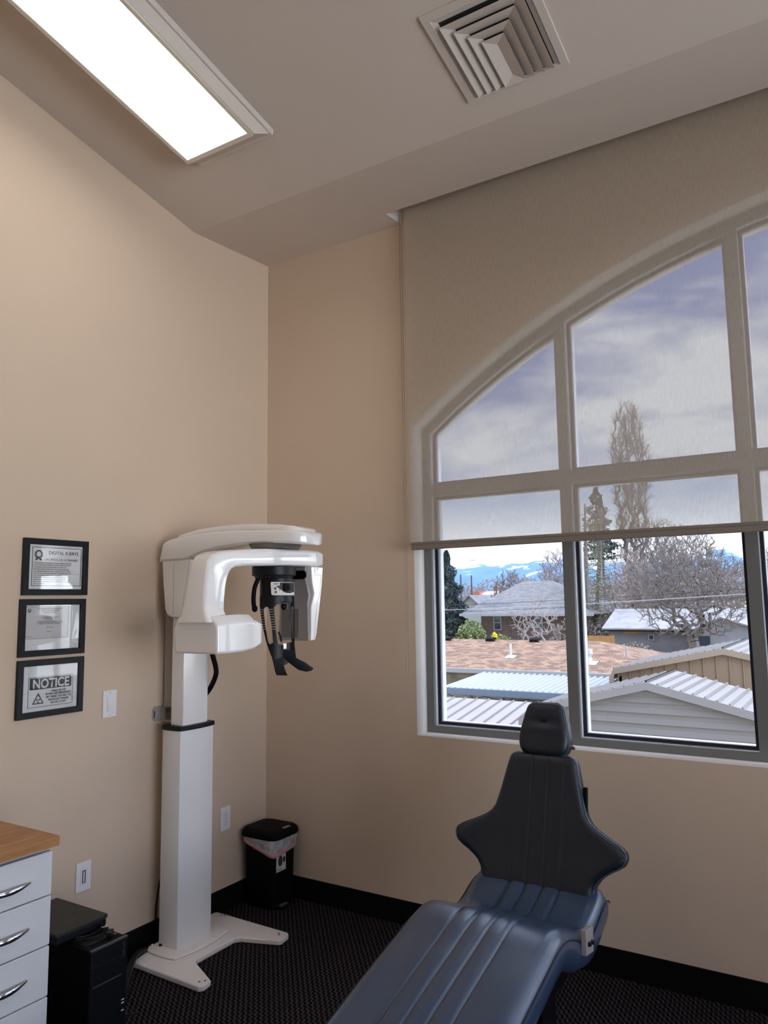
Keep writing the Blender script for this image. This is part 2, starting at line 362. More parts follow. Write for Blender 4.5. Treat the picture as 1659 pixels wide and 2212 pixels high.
# ceiling
PX, PY = .8964, -.15
bm = bm_new()
def quad(bm, *p): bm.faces.new([bm.verts.new(q) for q in p])
zp = zc(PY)
quad(bm, (0, PY, zp), (XR, PY, zp), (XR, -.575, 3.394), (0, -.575, 3.394))
quad(bm, (0, 0, 3.4305), (PX, 0, 3.4305), (PX, PY, zp), (0, PY, zp))
quad(bm, (0, -.575, 3.394), (XR, -.575, 3.394), (XR, YB, zc(YB)), (0, YB, zc(YB)))
quad(bm, (PX, PY, zp), (XR, PY, zp), (XR, PY, 3.69), (PX, PY, 3.69))
quad(bm, (PX, 0, 3.4305), (PX, PY, zp), (PX, PY, 3.69), (PX, 0, 3.69))
quad(bm, (PX, 0, 3.69), (PX, PY, 3.69), (XR, PY, 3.69), (XR, 0, 3.69))
bmesh.ops.remove_doubles(bm, verts=bm.verts, dist=1e-5)
struct('ceiling', bm, m_ceil)
# unseen roof slab added over the room so that no daylight leaks in
bm = bm_new(); prism(bm, [(.2, 3.70), (YB-.12, 4.75), (YB-.12, 4.85), (.2, 3.80)], 0, -.12, XR+.12); struct('trim_1', bm, m_trimo)
# baseboards
bm = bm_new(); prism(bm, [(.0, 0), (.012, 0), (.008, .105), (.0, .105)], 1, YB, -.0); struct('baseboard_left', bm, m_base)
bm = bm_new(); prism(bm, [(.0, 0), (-.012, 0), (-.006, .105), (.0, .105)], 0, .012, XR); struct('baseboard_window', bm, m_base)

# window units: one window object with frame, panes, gaskets
def win_empty(name):
    o = bpy.data.objects.new(name, None); COL.objects.link(o); o.location = (XC, .1, ZS); ORG[o.name] = Vector((XC, .1, ZS)); o['kind'] = 'structure'
    return o
W = win_empty('window_1'); W['label'] = 'wide arched window with white frame and mullions'; W['category'] = 'window'
FT = .045  # face width
mull = [1.668+i*.7475 for i in range(5)]
mull[1] = 2.417; mull[0] = 1.670; mull[2] = XC; mull[3] = 2*XC-2.417; mull[4] = 2*XC-1.67
edges = [X0+.038]+mull+[X1-.038]
holes = []; cells = []
H2 = .0235
for i in range(6):
    a = edges[i]+(H2 if i > 0 else 0); b = edges[i+1]-(H2 if i < 5 else 0)
    cells.append((a, b, .897, 2.018, None)); cells.append((a, b, 2.075, None, -.048))
def cell_outline(c, ins=0.):
    a, b, z0, z1, off = c; a += ins; b -= ins; z0 += ins
    if z1 is not None: return [(a, z0), (b, z0), (b, z1-ins), (a, z1-ins)]
    return [(a, z0), (b, z0)]+[(a+(b-a)*k/8, arch(a+(b-a)*k/8, off-ins)) for k in range(8, -1, -1)]
outer = [(X0, ZS), (X1, ZS)]+arch_pts(X0, X1, 0)[::-1]
bm = curve_poly([outer]+[cell_outline(c) for c in cells], .018); bm.transform(plane_mx((0, .109, 0), (1, 0, 0), (0, 0, 1)))
obj('window_frame', bm, m_frame_shaded, W)
bm = curve_poly([outer]+[cell_outline(c, .016) for c in cells], .05); bm.transform(plane_mx((0, .18, 0), (1, 0, 0), (0, 0, 1)))
obj('sash', bm, m_sash, W)
bm = curve_poly([outer]+[cell_outline(c, .001) for c in cells], .037); bm.transform(plane_mx((0, .1365, 0), (1, 0, 0), (0, 0, 1))); obj('frame_reveal', bm, m_sash, W)
for c in cells:
    bm = curve_poly([cell_outline(c, .003), cell_outline(c, .0155)], .006); bm.transform(plane_mx((0, .147, 0), (1, 0, 0), (0, 0, 1)))
    g = obj('gasket', bm, m_gasket, W)
    bm = curve_poly([cell_outline(c, .004)], .004); bm.transform(plane_mx((0, .1525, 0), (1, 0, 0), (0, 0, 1)))
    obj('pane', bm, m_glass, g)

# ------------------------------------------------------------------ roller shade
T = thing('roller_shade', 'beige translucent roller shade half covering the arched window', 'roller shade', (XC, -.07, 1.738))
bm = bm_new(); n = 30
quad(bm, (.953, -.07, 1.775), (5.38, -.07, 1.775), (5.38, -.07, 3.60), (.953, -.07, 3.60))
obj('shade_fabric', bm, m_screen, T)
m_hem = mat('hem_bar_fabric', (.20, .165, .135), .5, var=.04, scale=60)
bm = bm_new(); box(bm, .9645, 5.37, -.078, -.062, 1.738, 1.776); obj('hem_bar', bm, m_hem, T, bevel=.005)
bm = bm_new(); box(bm, .9645, 5.37, -.0815, -.078, 1.764, 1.772); obj('hem_rib', bm, m_hem, T, bevel=.001)
bm = bm_new(); cyl(bm, (.915, -.07, 3.62), (5.40, -.07, 3.62), .024); obj('roller_tube', bm, m_hem, T, smooth=True)
bm = bm_new(); box(bm, .898, .912, -.11, -.03, 3.57, 3.69); obj('bracket', bm, m_plate, T)
m_bead = mat('steel_bead_chain', (.30, .26, .23), .35, metal=.8, var=.1)
bm = bm_new()
for sx in (-.0055, .0055):
    z = 3.60
    while z > .968:
        bmesh.ops.create_icosphere(bm, subdivisions=1, radius=.0021, matrix=Matrix.Translation((.9435+sx, -.09, z))); z -= .0062
for k in range(1, 6): bmesh.ops.create_icosphere(bm, subdivisions=1, radius=.0021, matrix=Matrix.Translation((.9435-.0055*math.cos(PI*k/6), -.09, .968-.006*math.sin(PI*k/6))))
for sx in (-.0055, .0055): cyl(bm, (.9435+sx, -.09, .968), (.9435+sx, -.09, 3.60), .0008, n=4)
obj('bead_chain', bm, m_bead, T, smooth=True)

# ------------------------------------------------------------------ ceiling lamp
def on_ceil(x, y, h): return Vector((x, y, zc(y)))-Vector((0, CS, 1)).normalized()*h
T = thing('ceiling_light', 'long bright white fluorescent ceiling light with diffuser', 'ceiling light', tuple(on_ceil(.62, -1.6, .0)))
def cprism(bm, x0, x1, y0, y1, h0, X0_, X1_, Y0_, Y1_, h1):
    a = [on_ceil(x0, y0, h0), on_ceil(x1, y0, h0), on_ceil(x1, y1, h0), on_ceil(x0, y1, h0)]
    b = [on_ceil(X0_, Y0_, h1), on_ceil(X1_, Y0_, h1), on_ceil(X1_, Y1_, h1), on_ceil(X0_, Y1_, h1)]
    loft(bm, [a, b])
bm = bm_new(); cprism(bm, .415, .828, -2.27, -.925, .001, .415, .828, -2.27, -.925, .03); obj('base_pan', bm, m_vent, T, bevel=.003)
bm = bm_new(); cprism(bm, .425, .818, -2.26, -.94, .03, .44, .806, -2.25, -1.015, .09); obj('housing', bm, m_vent, T)
bm = curve_poly([[(.436, -1.012), (.810, -1.012), (.810, -2.26), (.436, -2.26)], [(.451, -1.03), (.795, -1.03), (.795, -2.24), (.451, -2.24)]], .014)
for v in bm.verts:
    v.co = on_ceil(v.co.x, v.co.y, .094-v.co.z)
m_lframe = mat('light_frame_enamel', (.72, .66, .56), .4); obj('diffuser_frame', bm, m_lframe, T)
m_diff = mat('lit_diffuser', (.9, .9, .9), .5, emit=(1, .985, .96), estr=1.7)
bm = bm_new(); cprism(bm, .451, .795, -2.24, -1.03, .091, .451, .795, -2.24, -1.03, .096); obj('diffuser', bm, m_diff, T)
# copies of the fixture added out of view as fill light

for dx, dy, lab in ((2.9, 0, 'added unseen fill light right of the first ceiling light'), (0, -2.3, 'added unseen fill light behind the first ceiling light'), (2.9, -2.3, 'added unseen fill light at the back right of the room')):
    fill_light = bpy.data.objects.new('ceiling_light', None); COL.objects.link(fill_light); fill_light.location = T.location+Vector((dx, dy, -CS*dy))
    fill_light['label'] = lab; fill_light['category'] = 'ceiling light'
    for ch in list(T.children):
        c = ch.copy(); COL.objects.link(c); c.parent = fill_light

# ------------------------------------------------------------------ air vent
T = thing('ceiling_vent', 'square cream louvred air vent on the sloping ceiling', 'air vent', tuple(on_ceil(1.82, -.9, 0)))
VX0, VX1, VY0, VY1 = 1.62, 2.02, -1.095, -.699
bm = curve_poly([[(VX0, VY0), (VX1, VY0), (VX1, VY1), (VX0, VY1)], [(VX0+.03, VY0+.03), (VX1-.03, VY0+.03), (VX1-.03, VY1-.0135), (VX0+.03, VY1-.0135)]], .008)
for v in bm.verts: v.co = on_ceil(v.co.x, v.co.y, .004-v.co.z)
obj('vent_frame', bm, m_vent, T, bevel=.001)
bm = bm_new(); cprism(bm, VX0+.02, VX1-.02, VY0+.02, VY1-.01, .0005, VX0+.02, VX1-.02, VY0+.02, VY1-.01, .0012); obj('duct_dark_sheet', bm, m_dark, T)  # flat black sheet stands in for the unlit inside of the duct
cxv = (VX0+VX1)/2
for k in range(4):
    hw = .150-.036*k; yb = VY0+.058+.038*k; ye = VY1-.014
    t = .030
    pts_lo = [(cxv-hw, ye), (cxv-hw, yb), (cxv+hw, yb), (cxv+hw, ye)]              # lower outer lip
    dx = .041 if k < 3 else hw
    pts_hi = [(cxv-hw+dx, ye-.03 if k == 3 else ye-.012), (cxv-hw+dx, yb+min(dx, .05)), (cxv+hw-dx, yb+min(dx, .05)), (cxv+hw-dx, ye-.03 if k == 3 else ye-.012)]
    bm = bm_new()
    lo = [on_ceil(x, y, .017) for x, y in pts_lo]; hi = [on_ceil(x, y, .0015 if k < 3 else .004) for x, y in pts_hi]
    nrm = Vector((0, CS, 1)).normalized()
    for a in range(3):
        q = [lo[a], lo[a+1], hi[a+1], hi[a]]
        v = [bm.verts.new(p) for p in q]; v2 = [bm.verts.new(p+nrm*.0012) for p in q]
        bm.faces.new(v); bm.faces.new(v2[::-1])
        for i in range(4): bm.faces.new((v[i], v[(i+1) % 4], v2[(i+1) % 4], v2[i]))
    if k == 3:
        bm.faces.new([bm.verts.new(p) for p in (lo[0], (hi[0]+hi[3])/2, lo[3])])
    obj('louvre', bm, m_vent, T)
# flanges behind (outer sloping skirt)
bm = bm_new()
loft(bm, [[on_ceil(VX0+.03, VY1-.0135, .006), on_ceil(VX0+.03, VY0+.03, .006), on_ceil(VX1-.03, VY0+.03, .006), on_ceil(VX1-.03, VY1-.0135, .006)],
          [on_ceil(VX0+.05, VY1-.02, .0015), on_ceil(VX0+.05, VY0+.05, .0015), on_ceil(VX1-.05, VY0+.05, .0015), on_ceil(VX1-.05, VY1-.02, .0015)]], cap=False)
obj('inner_skirt', bm, m_vent, T)

# ------------------------------------------------------------------ wall plates
def plate(bm, y, z, w=.07, h=.114, x=.0): box(bm, x+.0005, x+.006, y-w/2, y+w/2, z-h/2, z+h/2)
T = thing('light_switch', 'white rocker light switch beside the NOTICE frame', 'light switch', (0, -1.021, 1.028))
bm = bm_new(); plate(bm, -1.021, 1.078); obj('plate', bm, m_plate, T, bevel=.0025)
bm = bm_new(); prism(bm, [(.006, 1.045), (.009, 1.045), (.0125, 1.070), (.008, 1.111), (.006, 1.111)], 1, -1.0365, -1.0045); obj('rocker', bm, m_plate, T, bevel=.0008)
bm = bm_new(); box(bm, .0062, .0135, -1.0355, -1.0055, 1.0465, 1.0735); obj('rocker_button', bm, m_paper, T, bevel=.001)
bm = bm_new(); cyl(bm, (.005, -1.021, 1.125), (.0068, -1.021, 1.125), .003, n=10); obj('screw', bm, m_steel, T)
bm = bm_new(); cyl(bm, (.005, -1.021, 1.031), (.0068, -1.021, 1.031), .003, n=10); obj('screw', bm, m_steel, T)
T = thing('dimmer_plate', 'white slotted wall plate above the computer tower', 'wall plate', (0, -1.126, .345))
bm = bm_new(); plate(bm, -1.126, .403); obj('plate', bm, m_plate, T, bevel=.0025)
bm = bm_new(); box(bm, .006, .0075, -1.142, -1.110, .371, .435); obj('insert', bm, m_paper, T, bevel=.0005)
bm = bm_new(); box(bm, .0072, .0082, -1.134, -1.118, .378, .428); sl = obj('slot', bm, m_inkg, T)
bm = bm_new(); box(bm, .0082, .0095, -1.130, -1.124, .381, .424); obj('slider', bm, m_plate, sl, bevel=.0005)
T = thing('wall_outlet', 'white duplex wall outlet left of the trash can', 'outlet', (0, -.31, .377))
bm = bm_new(); plate(bm, -.31, .435); obj('plate', bm, m_plate, T, bevel=.0025)
for dz in (-.0195, .0195):
    bm = bm_new(); prism(bm, [(-.31+.0165*math.cos(t)*1.0, .435+dz+min(max(.0165*math.sin(t), -.0135), .0135)) for t in [2*PI*k/20 for k in range(20)]], 0, .006, .0078)
    s = obj('socket', bm, m_plate, T)
    bm = bm_new(); box(bm, .0078, .0082, -.317, -.3155, .435+dz-.002, .435+dz+.006); box(bm, .0078, .0082, -.3045, -.303, .435+dz-.002, .435+dz+.006); cyl(bm, (.0078, -.31, .435+dz-.008), (.0082, -.31, .435+dz-.008), .0022, n=8)
    obj('slots', bm, m_ink, s)
bm = bm_new(); cyl(bm, (.0055, -.31, .435), (.0072, -.31, .435), .003, n=10); obj('screw', bm, m_steel, T)
T = thing('ivory_outlet', 'ivory wall outlet half hidden behind the white column', 'outlet', (0, -.682, .375))
bm = bm_new(); plate(bm, -.682, .433); obj('plate', bm, m_ivory, T, bevel=.0025)
bm = bm_new(); box(bm, .006, .0078, -.698, -.666, .400, .466); obj('socket', bm, m_ivory, T, bevel=.001)
# thin cable behind column
bm = bm_new(); tube(bm, smooth_path([(.012, -.672, .40), (.03, -.72, .36), (.03, -.755, .24), (.02, -.758, .12), (.022, -.752, .02)]), .004); tag(obj('power_cable', bm, m_blackp, None, smooth=True), 'thin black power cable hanging on the wall behind the column', 'cable')
bm = bm_new(); box(bm, .012, .016, -.790, -.70, .006, .012)
for a, b in (((.014, -.71, .36), (.014, -.79, .0)),):
    pass
bm.free()
bm = bm_new(); tube(bm, smooth_path([(.03, -.70, .46), (.035, -.715, .30), (.04, -.735, .16), (.07, -.76, .05), (.10, -.80, .03)]), .011, 10)
tag(obj('cable_hose', bm, m_blackp, None, smooth=True), 'thicker black hose dropping behind the column to the floor', 'cable')
# small nail and hook on the window wall
bm = bm_new(); tube(bm, [(.598, -.0005, 1.776), (.598, -.008, 1.774), (.598, -.010, 1.762), (.600, -.008, 1.757)], .0012, 6); tag(obj('wall_hook', bm, m_steel, None), 'tiny hook in the wall beside the x-ray machine', 'hook')

# ------------------------------------------------------------------ framed signs
def frame(y0, y1, z0, z1, label, name='framed_sign', tilt=0):
    T = thing(name, label, 'picture frame', (0, (y0+y1)/2, z0), 'black framed notices on the left wall')
    w = .024
    bm = curve_poly([[(y0, z0), (y1, z0), (y1, z1), (y0, z1)], [(y0+w, z0+w), (y1-w, z0+w), (y1-w, z1-w), (y0+w, z1-w)]], .016)
    bm.transform(plane_mx((.0095, 0, 0), (0, 1, 0), (0, 0, 1))); obj('frame', bm, m_blackp, T, bevel=.0015)
    bm = bm_new(); box(bm, .0015, .006, y0+.01, y1-.01, z0+.01, z1-.01); obj('backing_sheet', bm, m_paper, T)
    bm = bm_new(); box(bm, .0105, .0120, y0+w-.002, y1-w+.002, z0+w-.002, z1-w+.002); obj('glass', bm, m_pglass, T)
    return T
def PM(y, z, x=.0075): return plane_mx((x, y, z), (0, 1, 0), (0, 0, 1))
def rect_ring(bm, y0, y1, z0, z1, w, x=.0074):
    for a in ((y0, y1, z0, z0+w), (y0, y1, z1-w, z1), (y0, y0+w, z0, z1), (y1-w, y1, z0, z1)): box(bm, x-.0008, x, *a)
# 1 DIGITAL X-RAYS
T = frame(-1.450, -1.158, 1.541, 1.766, 'topmost black framed sign on the wall, reading DIGITAL X-RAYS')
bm = bm_new(); rect_ring(bm, -1.410, -1.187, 1.578, 1.733, .0022); text_into(bm, 'DIGITAL X-RAYS', .0185, PM(-1.270, 1.705), .0003)
text_into(bm, 'LEAD APRONS ARE NOT REQUIRED', .0093, PM(-1.280, 1.6815), .0001); box(bm, .0066, .0074, -1.355, -1.203, 1.6795, 1.6802)
body = ['The National Council on Radiation Protection and Measurements and', 'the U.S. Department of Health and Human Services have determined',
        'that lead aprons are not generally necessary for dental x-ray', 'examinations because technological and procedural improvements',
        'have significantly reduced the amount of radiation exposure a patient', 'will receive from a panoramic or full-mouth exposed exam due to the',
        'narrow x-ray beam used/and increased x-ray sensitivity. The Utah', 'Division of Waste Management and Radiation Control states that',
        'state law does not require that dental patients use shielding such as', 'aprons. Dentists may make exceptions and recommend aprons in', 'some circumstances.']
for i, s in enumerate(body): text_into(bm, s, .0064, PM(-1.403, 1.668-.0083*i), .00012, 'LEFT', .93)
obj('printed_text', bm, m_ink, T)
def ring_logo(bm, y, z, r):
    ol = [(y+r*math.cos(t), z+r*math.sin(t)) for t in [2*PI*k/28 for k in range(28)]]; il = [(y+r*.58*math.cos(t), z+r*.05+r*.6*math.sin(t)) for t in [2*PI*k/28 for k in range(28)]]
    b = curve_poly([ol, il], .0008); b.transform(plane_mx((.0072, 0, 0), (0, 1, 0), (0, 0, 1))); me = bpy.data.meshes.new('t'); b.to_mesh(me); b.free(); bm.from_mesh(me); bpy.data.meshes.remove(me)
    for s in (-1, 1): prism(bm, [(y+s*r*.1, z-r*.35), (y+s*r*.95, z-r*1.35), (y+s*r*.25, z-r*1.35)], 0, .0068, .0077)
bm = bm_new(); ring_logo(bm, -1.382, 1.703, .0175)
obj('round_emblem', bm, m_inkg, T)
# 2 certificate
T = frame(-1.455, -1.163, 1.302, 1.526, 'middle black framed sign, a small certificate on white backing')
m_paper2 = mat('certificate_paper', (.58, .55, .54), .6)
bm = bm_new(); box(bm, .006, .0068, -1.430, -1.235, 1.368, 1.498); obj('certificate', bm, m_paper2, T)
bm = bm_new(); ring_logo(bm, -1.412, 1.482, .0065); rect_ring(bm, -1.427, -1.238, 1.371, 1.496, .0008)
for i, (s, z, sz) in enumerate([('Utah Department of Environmental Quality', 1.486, .0062), ('Division of Waste Management', 1.4785, .0062), ('and Radiation Control', 1.471, .0062), ('Certificate of Registration', 1.452, .0068), ('X-Ray Machine Program', 1.4455, .0058),
        ('The following entity has been registered having met requirements', 1.437, .0042), ('with the Division of Waste Management and Radiation Control and is', 1.432, .0042), ('registered for continued possession of x-ray equipment', 1.427, .0042), ('DENTAL OFFICE', 1.413, .0042), ('Registered for', 1.396, .0042)]):
    text_into(bm, s, sz, PM(-1.322, z), .0001)
box(bm, .0066, .0073, -1.318, -1.262, 1.383, 1.3835); box(bm, .0066, .0073, -1.318, -1.262, 1.376, 1.3765); text_into(bm, 'Expiration date', .004, PM(-1.425, 1.379), .0001, 'LEFT')
obj('printed_text', bm, m_ink, T)
# 3 NOTICE
T = frame(-1.455, -1.163, 1.066, 1.289, 'lowest black framed sign, reading NOTICE with a radiation triangle')
bm = bm_new(); rect_ring(bm, -1.405, -1.208, 1.105, 1.222, .0015)
NC = -1.3065
ol = rrect(-1.398, -1.215, 1.173, 1.218, .003)
prism(bm, ol, 0, .0060, .0072)
for i, s in enumerate(['X-RAY IN USE', 'IF YOU ARE PREGNANT', 'OR THINK YOU MAY BE', 'PREGNANT PLEASE', 'NOTIFY STAFF']): text_into(bm, s, .0105, PM(-1.272, 1.1595-.0115*i, .0074), .00035)
def tri(cy, cz, h): return [(cy-h*.577*1, cz-h/3), (cy+h*.577, cz-h/3), (cy, cz+2*h/3)]
b = curve_poly([tri(-1.361, 1.1315, .043), tri(-1.361, 1.1315, .031)], .0008); b.transform(plane_mx((.0072, 0, 0), (0, 1, 0), (0, 0, 1))); me = bpy.data.meshes.new('t'); b.to_mesh(me); b.free(); bm.from_mesh(me)
for a in (60, 180, 300):
    prism(bm, [(-1.361+.0012*math.cos(R(a+90)), 1.1305+.0012*math.sin(R(a+90)))]+arc(-1.361, 1.1305, .0085, a+60, a+120, 6), 0, .0068, .0076)
obj('printed_text', bm, m_ink, T)
bm = bm_new(); text_into(bm, 'NOTICE', .049, PM(NC, 1.178, .0077), .0011, 'CENTER', .90); obj('notice_word', bm, m_paper, T)

# ------------------------------------------------------------------ drawer cabinet and worktop
T = thing('drawer_cabinet', 'white cabinet with curved steel drawer handles under the wooden worktop', 'cabinet', (.30, -2.0, 0))
bm = bm_new(); box(bm, .02, .586, -2.42, -1.712, .06, .758); obj('cabinet_body', bm, m_lam, T, bevel=.002)
bm = bm_new(); box(bm, .02, .54, -2.41, -1.72, 0, .06); obj('toe_kick', bm, m_blackm, T)
zt = .7535; hs = [.131, .144, .146, .146, .110]
for i, h in enumerate(hs):
    bm = bm_new(); box(bm, .588, .610, -2.40, -1.694, zt-h+.0035, zt); d = obj('drawer', bm, m_lam, T, bevel=.003, seg=3)
    zm = zt-.072; yc = -1.845
    pts = [(.612+.026*math.sin(PI*k/16), yc-.078+.156*k/16, zm) for k in range(17)]
    bm = bm_new(); rings = []
    for k, p in enumerate(pts):
        w = .0045+.003*math.sin(PI*k/16); a = Vector((.004, 0, 0)); c = Vector((0, 0, w))
        p = Vector(p); rings.append([p+a*math.cos(t)+c*math.sin(t) for t in [2*PI*j/10 for j in range(10)]])
    loft(bm, rings); obj('handle', bm, m_chrome, d, smooth=True)
    zt -= h
bm = bm_new(); box(bm, .001, .634, -2.6, -1.688, .7705, .800); W0 = obj('worktop', bm, m_wood, None, bevel=.0012); tag(W0, 'light brown butcher-block worktop above the white drawers', 'worktop')
bm = bm_new(); box(bm, .05, .58, -2.42, -1.71, .758, .7705); obj('sub_top', bm, m_blackm, T)
# cord end and small dark mouse-like object at frame edge
bm = bm_new(); sphere(bm, (.335, -1.905, .8195), .0185, (1.0, 1.5, 1.0)); T = obj('dark_gadget', bm, m_blackp, None, smooth=True); tag(T, 'small round black object on the wooden worktop', 'gadget')
bm = bm_new(); tube(bm, smooth_path([(.350, -1.90, .822), (.375, -1.86, .834), (.372, -1.83, .845), (.382, -1.80, .852), (.395, -1.775, .862)]), .0018, 6); tube(bm, smooth_path([(.375, -1.835, .845), (.372, -1.825, .852), (.380, -1.805, .853)]), .0015, 6)
tube(bm, [(.371, -1.84, .8005), (.373, -1.83, .845)], .001, 5)
tag(obj('wire_tail', bm, m_blackp, None, smooth=True), 'short stiff black wire sticking up over the worktop', 'wire')

# ------------------------------------------------------------------ computer tower, laptop, usb cable
T = thing('computer_tower', 'black computer tower on the carpet beside the white cabinet', 'computer', (.38, -1.465, 0))
bm = bm_new(); box(bm, .14, .592, -1.538, -1.396, .012, .398); obj('case', bm, m_blackm, T, bevel=.003)
bm = bm_new(); box(bm, .592, .604, -1.538, -1.396, .012, .397); f = obj('front_panel', bm, m_blackp, T, bevel=.004)
bm = bm_new(); 
for k in range(15): cyl(bm, (.603, -1.531+.0072*k, .3475), (.6045, -1.531+.0072*k, .3475), .0013, n=8)
obj('vent_holes', bm, m_steel, f)
m_grey2 = mat('dim_grey_plastic', (.05, .06, .065), .3)
bm = bm_new(); box(bm, .603, .6055, -1.530, -1.420, .284, .288); obj('drive_slot', bm, m_grey2, f)
bm = bm_new(); box(bm, .594, .605, -1.538, -1.396, .395, .3995); obj('front_edge', bm, m_grey2, T)
bm = bm_new(); text_into(bm, 'Zalman', .016, plane_mx((.6046, -1.408, .3615), (0, 0, 1), (0, -1, 0)), .0004, 'CENTER'); obj('lettering', bm, m_steel, f)
for z in (.205, .195, .172):
    bm = bm_new(); box(bm, .6035, .606, -1.417, -1.407, z-.0015, z+.0015); obj('port', bm, m_plate, f)
for x, y in ((.17, -1.52), (.17, -1.41), (.57, -1.52), (.57, -1.41)):
    bm = bm_new(); cyl(bm, (x, y, 0), (x, y, .013), .012, n=12); obj('foot', bm, m_blackm, T)
bm = bm_new(); box(bm, .42, .56, -1.525, -1.41, .3985, .3998); obj('top_tray', bm, m_blackp, T, bevel=.0005)
for k in range(2):
    bm = bm_new(); cyl(bm, (.545+.014*k, -1.412, .399), (.545+.014*k, -1.412, .401), .004, n=10); obj('jack', bm, m_steel, T)
T = thing('laptop', 'closed thin black laptop lying on top of the computer tower', 'laptop', (.34, -1.478, .4))
def slab(bm, x0, x1, y0, y1, z0, z1, tz=0.): prism(bm, rrect(x0, x1, y0, y1, .008), 2, z0, z1)
bm = bm_new(); slab(bm, .200, .480, -1.578, -1.383, .4035, .4260); obj('base', bm, m_blackp, T, bevel=.004)
bm = bm_new(); slab(bm, .196, .484, -1.582, -1.380, .4275, .4390); ld = obj('lid', bm, mat('laptop_lid', (.014, .014, .014), .55), T, bevel=.002)
bm = bm_new()
for k in range(14):
    if k != 4: box(bm, .415, .419, -1.515+.0045*k, -1.5125+.0045*k, .4389, .4393)
obj('lid_lettering', bm, mat('lid_print', (.045, .045, .045), .4), ld)
for x, y in ((.21, -1.57), (.47, -1.57), (.21, -1.39), (.47, -1.39)):
    bm = bm_new(); cyl(bm, (x, y, .3995), (x, y, .405), .006, n=10); obj('rubber_foot', bm, m_blackm, T)
T = thing('usb_cable', 'black cable with silver plug on the computer tower', 'cable', (.52, -1.46, .4))
bm = bm_new(); tube(bm, smooth_path([(.47, -1.40, .415), (.50, -1.43, .406), (.50, -1.48, .405), (.47, -1.52, .405)]), .0025, 8); tube(bm, smooth_path([(.50, -1.51, .405), (.53, -1.48, .406), (.545, -1.44, .408)]), .0025, 8); obj('cord', bm, m_blackp, T, smooth=True)
bm = bm_new(); obox(bm, (.555, -1.430, .409), (.007, .006, 0), (-.012, .014, 0), (0, 0, .006)); obj('plug_body', bm, m_blackp, T, bevel=.0015)
bm = bm_new(); obox(bm, (.546, -1.437, .4215), (.0055, .005, 0), (-.003, .0035, 0), (0, 0, .008)); obj('metal_plug', bm, m_chrome, T)
bm = bm_new(); obox(bm, (.505, -1.512, .405), (.008, .006, 0), (-.006, .008, 0), (0, 0, .005)); obj('adapter', bm, m_blackp, T, bevel=.001)
bm = bm_new(); tube(bm, smooth_path([(.606, -1.398, .15), (.625, -1.38, .152), (.63, -1.365, .15)]), .004, 8)
tag(obj('plug_stub', bm, m_blackp, None, smooth=True), 'black plug sticking out of the computer tower front', 'plug')
# black strap and pale tag on floor between tower and machine
bm = bm_new(); tube(bm, smooth_path([(.30, -1.16, .03), (.20, -1.05, .045), (.10, -.93, .05), (.06, -.84, .03)]), [.012]*19, 8); tag(obj('floor_cable', bm, m_blackp, None, smooth=True), 'thick black cable on the carpet between computer and machine base', 'cable')
bm = bm_new(); obox(bm, (.055, -1.055, .0525), (.012, -.010, 0), (-.02, .055, 0), (0, 0, .0012)); tag(obj('paper_slip', bm, m_paper, None), 'small white slip of paper near the carpet edge behind the tower', 'paper'); bpy.context.view_layer.update()
bpy.data.objects['paper_slip'].location.z = .0005; bpy.data.objects['paper_slip'].location.x += -.0

# ------------------------------------------------------------------ trash can
T = thing('trash_can', 'black step trash can with bag in the room corner', 'trash can', (.125, -.115, 0))
BX0, BX1, BY0, BY1 = .030, .232, -.212, -.030
bm = bm_new()
def rr3(x0, x1, y0, y1, r, z): return [(x, y, z) for x, y in rrect(x0, x1, y0, y1, r)]
loft(bm, [rr3(BX0+.012, BX1-.012, BY0+.012, BY1-.012, .03, 0.002), rr3(BX0+.006, BX1-.006, BY0+.006, BY1-.006, .03, .05), rr3(BX0, BX1, BY0, BY1, .03, .33)])
obj('bin_body', bm, m_blackm, T, smooth=True, sharp=50)
bm = bm_new()
loft(bm, [rr3(BX0-.012, BX1+.020, BY0-.018, BY1+.014, .045, .335), rr3(BX0-.014, BX1+.024, BY0-.020, BY1+.016, .045, .345), rr3(BX0-.012, BX1+.020, BY0-.018, BY1+.014, .045, .362), rr3(BX0, BX1+.004, BY0-.004, BY1+.004, .04, .374), rr3(BX0+.01, BX1-.008, BY0+.01, BY1-.01, .035, .376)])
ld = obj('lid', bm, m_blackm, T, smooth=True, sharp=40)
bm = bm_new(); box(bm, BX1-.012, BX1+.008, -.136, -.085, .3735, .3785); obj('lid_latch', bm, m_steel, ld, bevel=.002)
# bag film
def zbag(x, y):
    fx = max(0, min(1, (x-BX0)/(BX1-BX0))); fy = max(0, min(1, (y-BY0)/(BY1-BY0))); return .322-.060*fx+.022*fx*fy
bm = bm_new(); rings = []
for t, gx in ((0, .012), (.3, .015), (.65, .010), (1., .008)):
    ring = []
    for k, (x, y) in enumerate(rrect(BX0-gx*.3, BX1+gx, BY0-gx, BY1+gx*.5, .035, 8)):
        j = 1+.010*math.sin(k*2.3+t*5)*(1-t)
        ring.append((.13+(x-.13)*j, -.12+(y+.12)*j, .340+(zbag(x, y)-.340)*t))
    rings.append(ring)
loft(bm, rings, cap=False); bg = obj('bag_liner', bm, m_bag, T, smooth=True, sharp=80)
bm = bm_new(); rings = []
for o_, dz in ((.0085, .006), (.0115, .001), (.0105, -.010), (.0080, -.013)):
    rings.append([(x, y, zbag(x, y)+dz) for x, y in rrect(BX0-o_*.3, BX1+o_, BY0-o_, BY1+o_*.5, .035, 8)])
loft(bm, rings, cap=False); obj('pink_drawstring_band', bm, m_pink, bg, smooth=True, sharp=80)
